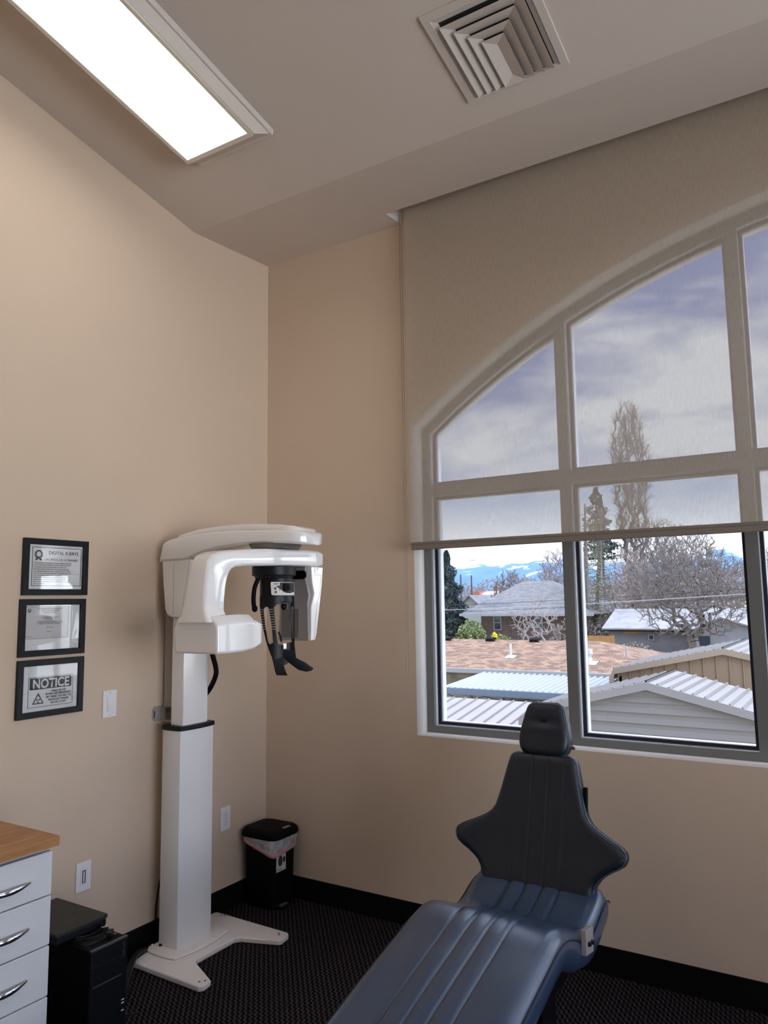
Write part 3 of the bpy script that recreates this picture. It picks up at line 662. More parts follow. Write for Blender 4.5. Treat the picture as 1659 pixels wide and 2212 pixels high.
bm = bm_new(); box(bm, .110, .124, BY0-.0125, BY0-.009, .280, .287); obj('red_drawstring', bm, m_red, bg, bevel=.001)
bm = bm_new(); box(bm, BX1-.004, BX1+.0012, -.187, -.118, .178, .272); lb = obj('product_label', bm, m_label, T)
bm = bm_new(); sphere(bm, (BX1+.0012, -.160, .226), .020, (.04, .85, 1.25)); sphere(bm, (BX1+.0012, -.131, .228), .013, (.04, .8, 1.1)); box(bm, BX1+.0008, BX1+.0018, -.178, -.123, .262, .267); box(bm, BX1+.0008, BX1+.0018, -.180, -.15, .186, .189); obj('label_picture', bm, m_ink, lb)
bm = bm_new(); box(bm, BX1-.01, BX1+.026, -.180, -.120, .012, .022); pd = obj('pedal', bm, m_blackp, T, bevel=.002)
m_ped = mat('pedal_grip', (.12, .12, .12), .4)
bm = bm_new()
for k in range(3): box(bm, BX1+.004+.007*k, BX1+.008+.007*k, -.176, -.124, .022, .0235)
obj('pedal_grip', bm, m_ped, pd)

# ------------------------------------------------------------------ panoramic x-ray machine
T = thing('dental_xray_machine', 'white panoramic dental x-ray machine on a tall column near the left wall', 'x-ray machine', (.25, -.67, 0))
bo = [(.088, -.940), (.478, -.948), (.494, -.930), (.486, -.885), (.318, -.805), (.305, -.785), (.303, -.560), (.318, -.540), (.488, -.478), (.496, -.462), (.486, -.405), (.470, -.392), (.03, -.385), (.02, -.40), (.02, -.72), (.045, -.80), (.07, -.87)]
bm = bm_new(); prism(bm, bo, 2, .001, .024); obj('base_plate', bm, m_basew, T, bevel=.006, seg=3)
def colplan(x0, x1, y0, y1, bul, z, n=8):
    yc = (y0+y1)/2
    fr = [(x1+bul*(1-((y0+(y1-y0)*k/n-yc)/((y1-y0)/2))**2), y0+(y1-y0)*k/n, z) for k in range(n+1)]
    lf = [(x0+(x1-x0)*k/n, y0-bul*.5*(1-(2*k/n-1)**2), z) for k in range(n)]
    rg = [(x1-(x1-x0)*k/n, y1+bul*.5*(1-(2*k/n-1)**2), z) for k in range(1, n)]
    return lf+fr+rg+[(x0, y1, z)]
bm = bm_new(); loft(bm, [colplan(.055, .238, -.845, -.530, .022, z) for z in (.024, .036)]); obj('plinth', bm, m_basew, T, bevel=.006, seg=3)
for x, y in ((.055, -.805), (.232, -.725), (.232, -.62)):
    bm = bm_new(); sphere(bm, (x, y, .034), .008, (1, 1, .7)); obj('bolt', bm, m_chrome, T, smooth=True)
for x, y in ((.455, -.918), (.468, -.900), (.452, -.432), (.44, -.42), (.075, -.405), (.09, -.40)):
    bm = bm_new(); cyl(bm, (x, y, .0238), (x, y, .0246), .0045, n=10); obj('anchor_hole', bm, m_ink, T)
bm = bm_new(); loft(bm, [colplan(.077, .190, -.790, -.590, .012, z) for z in (.034, .942)]); obj('lower_column', bm, m_colw, T, bevel=.003)
bm = bm_new(); loft(bm, [colplan(.074, .195, -.795, -.585, .012, z) for z in (.942, .962)]); obj('collar', bm, m_blackp, T, bevel=.004)
bm = bm_new(); loft(bm, [colplan(.100, .178, -.765, -.615, .003, z) for z in (.955, 1.60)]); obj('upper_column', bm, m_white, T, bevel=.004)
bm = bm_new(); box(bm, .018, .085, -.735, -.64, 1.03, 1.58); obj('rear_rail', bm, m_greyp, T, bevel=.003)
bm = bm_new(); prism(bm, [(-.787, .985), (-.787, 1.022), (-.775, 1.035), (-.62, 1.035), (-.62, .968), (-.775, .968)], 0, .0005, .005); prism(bm, [(-.735, .0), (-.735, 0)] and [(.005, .965), (.075, .965), (.075, .972), (.012, .972), (.012, 1.03), (.005, 1.03)], 1, -.735, -.645)
br = obj('wall_bracket', bm, m_greyp, T, bevel=.002)
bm = bm_new(); prism(bm, rrect(-.780, -.773, .985, 1.017, .0034), 0, .0052, .0058); obj('bracket_slot', bm, m_ink, br)
bm = bm_new(); cyl(bm, (.012, -.705, 1.01), (.0135, -.705, 1.01), .004, n=10); obj('bracket_screw', bm, m_ink, br)
bm = bm_new(); tube(bm, smooth_path([(.16, -.60, 1.34), (.195, -.605, 1.26), (.212, -.60, 1.20), (.208, -.60, 1.16), (.17, -.60, 1.10), (.13, -.62, 1.05)]), .0115, 10); obj('flex_hose', bm, m_blackm, T, smooth=True)
# carriage
car = [(.041, 1.70), (.230, 1.70), (.232, 1.60), (.222, 1.50), (.208, 1.436), (.120, 1.436), (.082, 1.446), (.066, 1.475), (.050, 1.60)]
bm = bm_new(); prism(bm, car, 1, -.785, -.595); cr_ = obj('carriage', bm, m_white, T, bevel=.010, seg=3)
bm = bm_new(); box(bm, .1235, .1243, -.7858, -.785, 1.45, 1.69); obj('carriage_seam', bm, m_line, cr_)
# top arm
AYa = -.6875
def lerp_(tab, x):
    if x <= tab[0][0]: return tab[0][1]
    for (a, b), (c, d) in zip(tab, tab[1:]):
        if x <= c: return b+(d-b)*(x-a)/(c-a)
    return tab[-1][1]
lowp = [(.955, 1.7177), (.823, 1.739), (.672, 1.7472), (.5617, 1.749), (.4055, 1.7388), (.299, 1.7234), (.245, 1.708), (.189, 1.6935), (.035, 1.694)]
upp = [(.0601, 1.785), (.10, 1.795), (.15, 1.802), (.2599, 1.811), (.36, 1.815), (.4729, 1.8135), (.6723, 1.804), (.8233, 1.7945), (.885, 1.786), (.928, 1.772), (.946, 1.748)]

def hw_at(x): return .1025 if x < .775 else .1025*math.sqrt(max(.02, 1-((x-.775)/.090)**2))
lowS = sorted(lowp[1:]+[(.89, 1.733)]); upS = sorted([(.035, 1.700), (.048, 1.770)]+upp[:-3]+[(.848, 1.788), (.858, 1.775), (.865, 1.755)])
xs = sorted(set([.862, .865, .035, .042, .052, .0601, .08, .10, .15, .189, .215, .245, .27, .299, .35, .4055, .48, .5617, .62, .672, .74, .80, .823, .84, .85]))
rings = []
for x in xs:
    zl, zu, h = lerp_(lowS, x), lerp_(upS, x), hw_at(x); rings.append([(x, AYa+v, w_) for v, w_ in rrect(-h, h, zl, max(zu, zl+.006), min(.012, h*.45, (max(zu, zl+.006)-zl)*.45), 4)])
bm = bm_new(); loft(bm, rings); ta = obj('top_arm', bm, m_white, T, smooth=True, sharp=45)
capT = [(.082, 1.795), (.105, 1.809), (.1862, 1.8235), (.2593, 1.834), (.4039, 1.8400), (.50, 1.8400), (.6079, 1.835), (.735, 1.8245), (.80, 1.814), (.822, 1.804), (.834, 1.790)]
rings = []
for x in sorted(set([a for a, b in capT]+[.09, .14, .33, .55, .68, .78, .83])):
    zu = lerp_(capT, x); h = max(.006, hw_at(x)-.020 if x > .12 else .0825*math.sqrt(max(.1, (x-.07)/.05))); h = min(h, .0825)
    if x > .775: h = .0825*math.sqrt(max(.03, 1-((x-.775)/.062)**2))
    rings.append([(x, AYa+v, w_) for v, w_ in rrect(-h, h, zu-.03, zu, .0115, 4)])
bm = bm_new(); loft(bm, rings); obj('arm_cap', bm, m_white, ta, smooth=True, sharp=45)
off = [(x, z+.006) for x, z in lowp[2:]]
bm = bm_new()
for a, b in zip(off, off[1:]): prism(bm, [a, b, (b[0], b[1]+.0009), (a[0], a[1]+.0009)], 1, -.7906, -.790)
obj('arm_seam', bm, m_line, ta)
AX, AY = .645, -.69
bm = bm_new(); cyl(bm, (AX, AY, 1.726), (AX, AY, 1.746), .10, .115, 40); obj('bearing_ring', bm, m_greyd, T, smooth=True)
# rotating arm: beam + back leg in one body

def ring_yz(po, pi_, h0, h1, r=.014, n=5):
    """rounded rectangular section between outer and inner outline points (y,z)"""
    po = Vector((0, *po)); pi_ = Vector((0, *pi_)); c = (po+pi_)/2; d = (po-pi_); ln = d.length; d.normalize()
    return [Vector((AX+u, c.y+d.y*v, c.z+d.z*v)) for u, v in rrect(-h0, h1, -ln/2, ln/2, min(r, ln*.45, h0*.9), n)]
ST = [((-.440, 1.715), (-.446, 1.668), .040), ((-.428, 1.717), (-.430, 1.664), .052), ((-.4235, 1.716), (-.424, 1.664), .056)][::-1]
ST = [((-.4245, 1.712), (-.4265, 1.668), .046), ((-.430, 1.722), (-.432, 1.660), .055), ((-.470, 1.7275), (-.472, 1.656), .060), ((-.553, 1.7275), (-.553, 1.655), .068), ((-.64, 1.726), (-.64, 1.654), .073),
      ((-.742, 1.7235), (-.742, 1.652), .073), ((-.82, 1.721), (-.82, 1.649), .068), ((-.90, 1.716), (-.90, 1.646), .060), ((-.96, 1.711), (-.955, 1.643), .055), ((-1.02, 1.706), (-.995, 1.638), .052),
      ((-1.075, 1.698), (-1.012, 1.630), .050), ((-1.115, 1.684), (-1.022, 1.618), .049), ((-1.137, 1.660), (-1.028, 1.603), .048), ((-1.145, 1.63), (-1.034, 1.588), .048), ((-1.153, 1.585), (-1.042, 1.560), .050), ((-1.162, 1.53), (-1.052, 1.515), .054), ((-1.168, 1.485), (-1.060, 1.475), .060), ((-1.172, 1.455), (-1.060, 1.452), .072), ((-1.174, 1.43), (-1.050, 1.43), .085)]
bm = bm_new(); loft(bm, [ring_yz(a, b, h, h+.004) for a, b, h in ST]); RA = obj('rotating_arm', bm, m_white, T, smooth=True, sharp=50)
# side shoulder panel groove on the back leg
bm = bm_new(); tube(bm, smooth_path([(.602, -1.125, 1.692), (.6005, -1.1425, 1.672), (.600, -1.1435, 1.66), (.599, -1.161, 1.56), (.596, -1.172, 1.48), (.590, -1.176, 1.45)]), .0009, 6); obj('arm_seam', bm, m_line, RA)
# tube head
bm = bm_new()

def thr(y, x0, x1, z0, z1, ch=.034):
    return [(x0+.006, y, z0), (x1-.006, y, z0), (x1, y, z0+.008), (x1, y, z1-ch), (x1-.008, y, z1-ch*.62), (x1-.030, y, z1), (x0+.030, y, z1), (x0+.008, y, z1-ch*.62), (x0, y, z1-ch), (x0, y, z0+.008)]
loft(bm, [thr(-1.152, .540, .754, 1.318, 1.446), thr(-1.146, .534, .760, 1.313, 1.452), thr(-1.10, .531, .766, 1.312, 1.455), thr(-1.02, .531, .767, 1.314, 1.457), thr(-.965, .533, .766, 1.321, 1.456), thr(-.948, .534, .765, 1.324, 1.451), thr(-.938, .535, .764, 1.327, 1.441, .018), thr(-.918, .538, .761, 1.332, 1.430, .010), thr(-.900, .545, .754, 1.339, 1.427, .010), thr(-.890, .556, .744, 1.346, 1.422, .010)])
TH = obj('tube_head', bm, m_white, T, bevel=.005, seg=3)
bm = bm_new(); tube(bm, [(.548, -1.118, 1.3117), (.5315, -1.118, 1.322), (.5307, -1.118, 1.42), (.538, -1.118, 1.434), (.560, -1.118, 1.4555)], .0009, 6); obj('head_seam', bm, m_line, TH)
# sensor housing (white shell) + grey inner face
sy = [(-.542, 1.655), (-.455, 1.655), (-.462, 1.58), (-.480, 1.48), (-.503, 1.362), (-.514, 1.332), (-.545, 1.332), (-.542, 1.38), (-.542, 1.48), (-.522, 1.535), (-.536, 1.585)]
bm = bm_new(); prism(bm, sy, 0, .572, .724); SH = obj('sensor_housing', bm, m_white, T, bevel=.005, seg=3)
bm = bm_new(); box(bm, .7241, .7247, -.535, -.458, 1.6165, 1.6178); tube(bm, [(.7243, -.473, 1.614), (.7243, -.482, 1.53), (.7243, -.500, 1.50), (.7243, -.508, 1.45), (.7243, -.524, 1.335)], .0007, 6); obj('housing_seams', bm, m_line, SH)
bm = bm_new(); prism(bm, [(.548, 1.332), (.718, 1.332), (.712, 1.49), (.719, 1.53), (.708, 1.575), (.700, 1.60), (.700, 1.655), (.56, 1.655), (.556, 1.5)], 1, -.556, -.540); GF = obj('sensor_face', bm, m_greyp, T, bevel=.003)
m_grid = stripes('detector_grid', 'X', .0042, (.13, .115, .10), (.20, .18, .17), .6); 
bm = bm_new(); box(bm, .568, .662, -.5572, -.556, 1.344, 1.470); obj('detector_window', bm, m_grid, GF)
bm = bm_new(); prism(bm, rrect(.60, .708, 1.600, 1.638, .018, 8), 1, -.5625, -.556); obj('finger_slot', bm, m_blackm, GF)
# round embossed logo on the white side of the housing
bm = bm_new()
for r_ in (.0165, .011):
    tube(bm, [(.7245, -.505+r_*math.cos(t), 1.638+r_*math.sin(t)) for t in [2*PI*k/20+.3 for k in range(18)]], .0008, 5)
tube(bm, [(.7245, -.516, 1.634), (.7245, -.505, 1.640), (.7245, -.496, 1.644)], .0009, 5)
obj('embossed_logo', bm, m_plate, SH)
# head support: black hub, body, control panel, temple frame, chin wings
HS = None
AZ = AX-.009
vr = Vector((.848, .530, 0)); vf = Vector((.530, -.848, 0))           # local right and towards the patient side
HC = Vector((AZ, AY, 0))
def cylshape(ol, R0, th, cut=None, k0=1.0):
    """outline in (u along right, z) bent round the vertical axis"""
    bm = curve_poly(ol if isinstance(ol[0][0], tuple) else [ol], th)
    for ax in range(-9, 10):
        g = bm.verts[:]+bm.edges[:]+bm.faces[:]
        bmesh.ops.bisect_plane(bm, geom=g, plane_co=(ax*.0095, 0, 0), plane_no=(1, 0, 0))
    for v in bm.verts:
        u, z, d = v.co.x, v.co.y, v.co.z
        uu_ = max(-R0*.98, min(R0*.98, u)); dep = math.sqrt(R0*R0-uu_*uu_)
        v.co = HC+vr*u+vf*(dep*k0+d)+Vector((0, 0, z))
    return bm
bm = bm_new(); cyl(bm, (AZ, AY, 1.612), (AZ, AY, 1.652), .094, .094, 48); HS = obj('head_support_hub', bm, m_blackp, T, bevel=.004)
bm = bm_new(); cyl(bm, (AZ, AY, 1.600), (AZ, AY, 1.614), .080, .084, 40); cyl(bm, HC+vr*.012+Vector((0, 0, 1.500)), HC+vr*.012+Vector((0, 0, 1.603)), .072, .072, 40); obj('support_drum', bm, m_blackp, HS, bevel=.003)
R0 = .074
cyo = [(.0845, 1.53)]
# temple frame shell
OO = lambda p: ((p[0]-593)/500.0, 1.652-(p[1]-1222)/497.0)
def PX2(l): return [OO(p) for p in l]
outer_ = PX2([(567, 1285), (637, 1285), (638, 1330), (638, 1404), (630, 1410), (600, 1412), (592, 1405), (583, 1380), (575, 1350), (570, 1325), (567, 1305)])
h1 = PX2([(576, 1312), (580, 1307), (586, 1307), (588, 1312), (594, 1345), (597, 1380), (590, 1384), (586, 1378), (580, 1345)])
h2 = PX2([(598, 1308), (604, 1302), (624, 1301), (625, 1310), (629, 1350), (632, 1381), (607, 1384), (603, 1360)])
h3 = PX2([(631, 1310), (634, 1305), (636, 1310), (636, 1372), (634, 1374), (632, 1345)])
bm = cylshape([outer_, h1, h2, h3], R0, .006); TF = obj('temple_frame', bm, m_blackp, T, smooth=True, sharp=50)
for col_ in (0, 1):
    bm = bm_new()
    for k in range(9):
        z = OO((0, 1312+5.1*k))[1]
        a, b = ((568+.81*k, 575.5+.6*k), (588+1.0*k, 597+.75*k))[col_]
        n = 4; tube(bm, [HC+vr*u+vf*(math.sqrt(R0*R0-u*u)+.0034)+Vector((0, 0, z)) for u in [((a+(b-a)*j/n)-593)/500 for j in range(n+1)]], .0009, 5)
    obj('white_scale_marks', bm, m_paper, TF)
# control panel
R1 = .0845
pan = PX2([(592, 1257), (594, 1255), (637, 1256), (638, 1283), (597, 1283), (594, 1281)])
bm = cylshape([pan], .0850, .003); 
for v in bm.verts: v.co += vr*0
CP = obj('control_panel', bm, m_paper, T)
bm = cylshape([PX2([(611, 1256.5), (636.5, 1256.5), (637, 1276), (630, 1279), (622, 1278), (603, 1264), (611, 1263)])], .0850, .0042); obj('panel_dark_area', bm, m_blackp, CP)
def pp(px, py, d): u = (px-593)/500; return HC+vr*u+vf*(math.sqrt(.0850**2-u*u)+d)+Vector((0, 0, OO((px, py))[1]))
for p in ((602, 1269), (603, 1276.5)):
    bm = bm_new(); obox(bm, pp(*p, .003), vr*.0042, vf*.001, (0, 0, .0042)); obj('button', bm, m_ink, CP)
for p in ((602, 1269), (603, 1276.5)):
    bm = bm_new(); obox(bm, pp(*p, .0045), vr*.0015, vf*.001, (0, 0, .0015)); obj('amber_light', bm, m_orange, CP)
bm = bm_new(); sphere(bm, pp(617, 1276, .003), .0025); obj('amber_light', bm, m_orange, CP)
bm = bm_new(); sphere(bm, pp(611, 1272, .003), .0032); obj('indicator_light', bm, m_chrome, CP, smooth=True)
kp = pp(625, 1266.5, 0); bm = bm_new(); cyl(bm, kp, kp+vf*.022, .0175, .0150, 28); obj('adjustment_knob', bm, m_blackp, CP, bevel=.003)
bm = bm_new(); text_into(bm, 'CS 8100 3D', .0062, plane_mx(pp(602, 1260.5, .0032), vr*.97+vf*.2, (0, 0, 1)), .0003); obj('panel_lettering', bm, m_ink, CP)
# side clamp arm on left, small knob, chin rest, bite rod
bm = bm_new(); tube(bm, smooth_path([HC-vr*.062+vf*.04+Vector((0, 0, 1.60)), HC-vr*.076+vf*.045+Vector((0, 0, 1.56)), HC-vr*.080+vf*.045+Vector((0, 0, 1.51)), HC-vr*.076+vf*.045+Vector((0, 0, 1.475))]), .0095, 12); sphere(bm, HC-vr*.0745+vf*.045+Vector((0, 0, 1.475)), .0125, (1, 1, 1.2)); obj('temple_clamp', bm, m_blackm, T, smooth=True)
bm = bm_new(); sphere(bm, HC+vr*.045+vf*.02+Vector((0, 0, 1.482)), .0125, (1, 1, 1.25)); cyl(bm, HC+vr*.045+vf*.02+Vector((0, 0, 1.482)), HC+vr*.045+vf*.02+Vector((0, 0, 1.51)), .007); obj('far_temple_clamp', bm, m_blackp, T, smooth=True)
bm = cylshape([PX2([(606, 1392), (611, 1384), (636, 1384), (637, 1407), (632, 1411), (610, 1412)])], .060, .010); CR = obj('chin_rest', bm, m_blackp, T, smooth=True, sharp=50)
bm = bm_new(); c0 = HC+vr*.046+vf*.052+Vector((0, 0, 1.318)); cyl(bm, c0-Vector((0, 0, .012)), c0+Vector((0, 0, .012)), .0165, .0165, 24); obj('chrome_ring', bm, m_chrome, CR, bevel=.002)
bm = bm_new(); tube(bm, smooth_path([HC+vr*.026+vf*.045+Vector((0, 0, 1.375)), HC+vr*.034+vf*.05+Vector((0, 0, 1.36)), HC+vr*.040+vf*.055+Vector((0, 0, 1.335))]), .004, 8); cyl(bm, c0+vf*.017-Vector((0, 0, .010)), c0+vf*.017+Vector((0, 0, .006)), .006, n=12); obj('bite_rod', bm, m_blackp, CR, smooth=True)
bm = bm_new(); cyl(bm, pp(617, 1399, -.02), pp(617, 1409, -.02), .0007, n=6); obj('centre_mark', bm, m_paper, CR)
bm = bm_new(); cyl(bm, pp(631, 1289, -.008), pp(631, 1299, -.008), .0008, n=6); obj('centre_mark', bm, m_paper, HS)
# chin wings: two thin curved blades spreading out from a common root
def wing(root_l, tips):
    bm = bm_new(); rings = []
    for (u, z, d), (u2_, z2, d2) in zip(root_l, tips):
        a = HC+vr*u+vf*d+Vector((0, 0, z)); b = HC+vr*u2_+vf*d2+Vector((0, 0, z2)); n_ = Vector((0, 0, .003))+vf*.001
        rings.append([a, b, b+n_, a+n_])
    loft(bm, rings); return bm
q = lambda x, y: OO((x, y))
def W3(l): return [(q(x, y)[0], q(x, y)[1], d) for x, y, d in l]
bm = wing(W3([(588, 1392, .07), (593, 1408, .07), (598, 1424, .078), (602, 1440, .084), (605, 1446, .087)]), W3([(612, 1398, .06), (616, 1414, .06), (617, 1424, .066), (624, 1440, .082), (628, 1447, .09)])); obj('chin_wing', bm, m_blackp, T, bevel=.002)
bm = wing(W3([(612, 1398, .06), (618, 1412, .058), (630, 1424, .05), (648, 1438, .045), (664, 1442, .04), (675, 1440, .035)]), W3([(638, 1398, .055), (641, 1412, .05), (650, 1418, .045), (662, 1424, .04), (671, 1431, .037), (679, 1436, .034)])); obj('chin_wing', bm, m_blackp, T, bevel=.002)
bm = cylshape([PX2([(590, 1388), (638, 1388), (641, 1414), (632, 1421), (618, 1428), (600, 1424)])], .070, .006); obj('chin_base', bm, m_blackp, T, smooth=True, sharp=50)

# ------------------------------------------------------------------ dental chair
CXc = 1.742
T = thing('dental_chair', 'blue vinyl dental chair with winged backrest and headrest darkened for shade', 'dental chair', (CXc, -.85, 0))
SEAMS = (-.09, -.03, .03, .09)
def ugrid(hw, near=.012):
    us = set()
    for k in range(-10, 11): us.add(round(hw*k/10, 4))
    for s in SEAMS:
        if abs(s) < hw-.012:
            for d in (-near, -.006, -.003, 0, .003, .006, near): us.add(round(s+d, 4))
    return sorted(us)
def groove(u, depth, width=.004):
    return sum(-depth*math.exp(-((u-s)/width)**2) for s in SEAMS)
def channel(u, amp):    # padded channels between seams
    g = 0
    for a, b in zip(SEAMS, SEAMS[1:]):
        if a < u < b: g = amp*math.sin(PI*(u-a)/(b-a))
    return g
prof = smooth_path([(0, -.545, .512), (0, -.575, .530), (0, -.63, .518), (0, -.70, .492), (0, -.77, .480), (0, -.84, .496), (0, -.92, .532), (0, -.99, .550), (0, -1.06, .546), (0, -1.15, .524), (0, -1.27, .495), (0, -1.40, .462), (0, -1.6, .405), (0, -1.85, .335)], 5)
bot = lambda y: -0.0
HW = .237
bm = bm_new(); rings = []
us = ugrid(HW)
for i, p in enumerate(prof):
    d = (prof[min(i+1, len(prof)-1)]-prof[max(i-1, 0)]).normalized(); nrm = Vector((0, -d.z, d.y)) if d.y > 0 else Vector((0, d.z, -d.y))
    if nrm.z < 0: nrm = -nrm
    t = .115 if p.y > -1.25 else max(.06, .115-.09*(-1.25-p.y))
    if i == 0: t = .095
    bulge = 1-.0*i
    ring = []
    for u in us:
        e = max(0, (abs(u)-(HW-.035))/.035); drop = .030*(1-math.sqrt(max(0, 1-min(1, e)**2)))
        h = groove(u, .0045)+channel(u, .0045)-drop
        ring.append(Vector((CXc+u, p.y, p.z))+nrm*h)
    # sides and underside
    side = .012*math.sin(PI*.5)
    down = [(HW+.003, -.045), (HW+.004, -.07), (HW-.004, -t*.85), (HW-.03, -t)]
    dn2 = [(a, b) for a, b in down]
    for a, b in dn2: ring.append(Vector((CXc+a, p.y, p.z))+nrm*b)
    for a, b in dn2[::-1]: ring.append(Vector((CXc-a, p.y, p.z))+nrm*b)
    rings.append(ring)
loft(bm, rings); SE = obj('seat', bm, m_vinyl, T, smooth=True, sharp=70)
# end cushion thickness near hinge
bm = bm_new()
for s in (-1, 1):
    tube(bm, [Vector((CXc+s*(HW+.001), p.y, p.z-.030)) for p in prof[1:-1]], .0022, 6)
obj('seat_piping', bm, m_vinyl_shaded, SE, smooth=True)
# backrest
tb = Vector((0, .255, .967)).normalized(); nb = Vector((0, -.967, .255)).normalized()
def pad(rows, org_, t_edge, t_mid, curl, seams, ud, dimple=None, name='pad', shift=0.):
    """rows: (w, halfwidth). pad in the plane org_+u*X+w*tb, front towards nb"""
    bm = bm_new(); rings = []
    S_ = [-1, -.985, -.96, -.92, -.86, -.78, -.68, -.56, -.44, -.32, -.2, -.1, 0, .1, .2, .32, .44, .56, .68, .78, .86, .92, .96, .985, 1]
    W_ = []
    for (w0, h0), (w1, h1) in zip(rows, rows[1:]):
        n = max(1, int(abs(w1-w0)/.012))
        for k in range(n): f = k/n; W_.append((w0+(w1-w0)*f, h0+(h1-h0)*f))
    W_.append(rows[-1]); wmin = W_[0][0]; wmax = W_[-1][0]
    for w, hw in W_:
        if seams: us_ = [u for u in ugrid(.13) if abs(u) < min(hw*.9, .112)]; ext = sorted(set(us_)); ss = [u/hw for u in ext]; ss = sorted(set([s for s in S_ if abs(s*hw) > .112]+ss))
        else: ss = S_
        ss_n = 49 if seams else len(S_)
        if seams:   # resample to a fixed count that keeps the seam positions
            base = [u for u in ugrid(.115) if abs(u) <= .106]; lft = [-1+(1-(.108/hw))*k/8 for k in range(9)] if hw > .112 else [-1]*9
            ss = lft+[max(-1, min(1, u/hw)) for u in base]+[-s for s in lft[::-1]]
        ew = min(1, (w-wmin)/.022) if w > wmin else 0; ew2 = min(1, (wmax-w)/.022) if w < wmax else 0
        ef = math.sqrt(max(0, 1-(1-min(ew, ew2))**2))
        ring_f = []; ring_b = []
        for s in ss:
            u = s*hw; e = max(0, (abs(u)-(hw-.03))/.03); prof_ = math.sqrt(max(0, 1-min(1, e)**2))
            fr = curl(u, w)+(t_edge*.4+(t_mid-t_edge*.4)*prof_*ef)
            if seams: fr += (groove(u, .0018)+channel(u, .0022))*ef
            if dimple: fr += dimple(u, w)
            bk = curl(u, w)-(t_edge*.6+.012*prof_*ef)*1.0
            P0 = org_+Vector((CXc+u, 0, 0))+tb*w
            ring_f.append(P0+nb*fr); ring_b.append(P0+nb*bk)
        rings.append(ring_f+ring_b[::-1])
    loft(bm, rings)
    bmesh.ops.remove_doubles(bm, verts=bm.verts, dist=1e-6)
    # sinks outline for the piping
    return bm, [(w, hw) for w, hw in W_]
z2w = lambda z: (z-.505)/.967
rowsB = [(z2w(z), h) for z, h in ((.487, .198), (.515, .200), (.540, .206), (.560, .220), (.575, .238), (.588, .258), (.600, .281), (.613, .300), (.627, .308), (.641, .311), (.655, .306), (.668, .290), (.680, .265), (.690, .243), (.700, .222), (.712, .200), (.725, .183), (.745, .168), (.785, .156), (.823, .146), (.87, .135), (.905, .126), (.917, .122), (.925, .115), (.930, .104), (.932, .095))]
orgB = Vector((0, -.585, .505))
curlB = lambda u, w: .55*max(0, abs(u)-.10)**2+.05*max(0, .12-w)
bm, oB = pad(rowsB, orgB, .042, .034, curlB, True, None)
BR = obj('backrest', bm, m_vinyl_shaded, T, smooth=True, sharp=60)
def outline_tube(rows, org_, curl, off, r):
    ptsR = [org_+Vector((CXc+h, 0, 0))+tb*w+nb*(curl(h, w)+off) for w, h in rows]; ptsL = [org_+Vector((CXc-h, 0, 0))+tb*w+nb*(curl(h, w)+off) for w, h in rows]
    bm = bm_new(); tube(bm, ptsR+ptsL[::-1], r, 6); return bm
obj('backrest_piping', outline_tube(oB[1:], orgB, curlB, .016, .0028), m_vinyl, BR, smooth=True)
bm = bm_new(); prism(bm, [(-.535, .76), (-.510, .76), (-.500, .84), (-.512, .84)], 0, CXc+.150, CXc+.166); obj('recline_mechanism', bm, m_blackm, T, bevel=.002)
rowsH = [(z2w(z), h) for z, h in ((.926, .052), (.931, .068), (.938, .080), (.948, .088), (.965, .0935), (.985, .0945), (1.01, .091), (1.04, .0845), (1.065, .078), (1.085, .072), (1.097, .066), (1.105, .056), (1.110, .045))]
orgH = Vector((0, -.583, .505))
dimp = lambda u, w: -.012*math.exp(-((w-.555-.0)/.010)**2-(u/.055)**2)+.004*math.exp(-((w-.535)/.02)**2-(u/.06)**2)
bm, oH = pad(rowsH, orgH, .040, .036, lambda u, w: .012*0, False, None, dimple=dimp)
HR = obj('headrest', bm, m_vinyl_shaded, T, smooth=True, sharp=60)
obj('headrest_piping', outline_tube(oH, orgH, lambda u, w: 0, .014, .0024), m_vinyl, HR, smooth=True)
bm = bm_new(); c = orgH+Vector((CXc, 0, 0))+tb*.44-nb*.012; box(bm, c.x-.035, c.x+.035, c.y-.006, c.y+.012, .88, 1.0); obj('headrest_post', bm, m_steel, T, bevel=.002)
bm = bm_new(); c = orgH+Vector((CXc+.093, 0, 0))+tb*.475-nb*.02; cyl(bm, c, c+Vector((.014, 0, 0)), .007, n=14); obj('headrest_knob', bm, m_chrome, T, smooth=True)
# side switch box
bm = bm_new(); obox(bm, (CXc+HW+.010, -.826, .468), (.008, 0, 0), (0, .036, -.006), (0, .002, .036)); SB = obj('side_switch_box', bm, m_greyp, T, bevel=.002)
for dy in (-.014, .014):
    bm = bm_new(); cyl(bm, (CXc+HW+.017, -.826+dy, .463-dy*.15), (CXc+HW+.026, -.826+dy, .463-dy*.15), .008, .006, 16); obj('toggle', bm, m_blackp, SB, smooth=True)
# under-structure
bm = bm_new(); prism(bm, [(-.60, .43), (-.60, .36), (-.74, .30), (-1.0, .30), (-1.1, .36), (-1.1, .42), (-.85, .385)], 0, CXc-.15, CXc+.15); obj('seat_carrier', bm, m_blackm, T, bevel=.006)
bm = bm_new(); loft(bm, [[(CXc+x, -.90+y, z) for x, y in rrect(-a, a, -b, b, .03)] for a, b, z in ((.15, .20, .03), (.13, .17, .06), (.10, .12, .14), (.10, .12, .32))]); obj('pedestal', bm, m_blackm, T, smooth=True)
bm = bm_new(); prism(bm, rrect(CXc-.25, CXc+.27, -1.28, -.62, .06), 2, .001, .03); obj('floor_plate', bm, m_greyp, T, bevel=.005)
for a in (.10, -.13):
    bm = bm_new(); box(bm, CXc+a, CXc+a+.03, -.92, -.80, .03, .34); obj('lift_arm', bm, m_blackm, T)

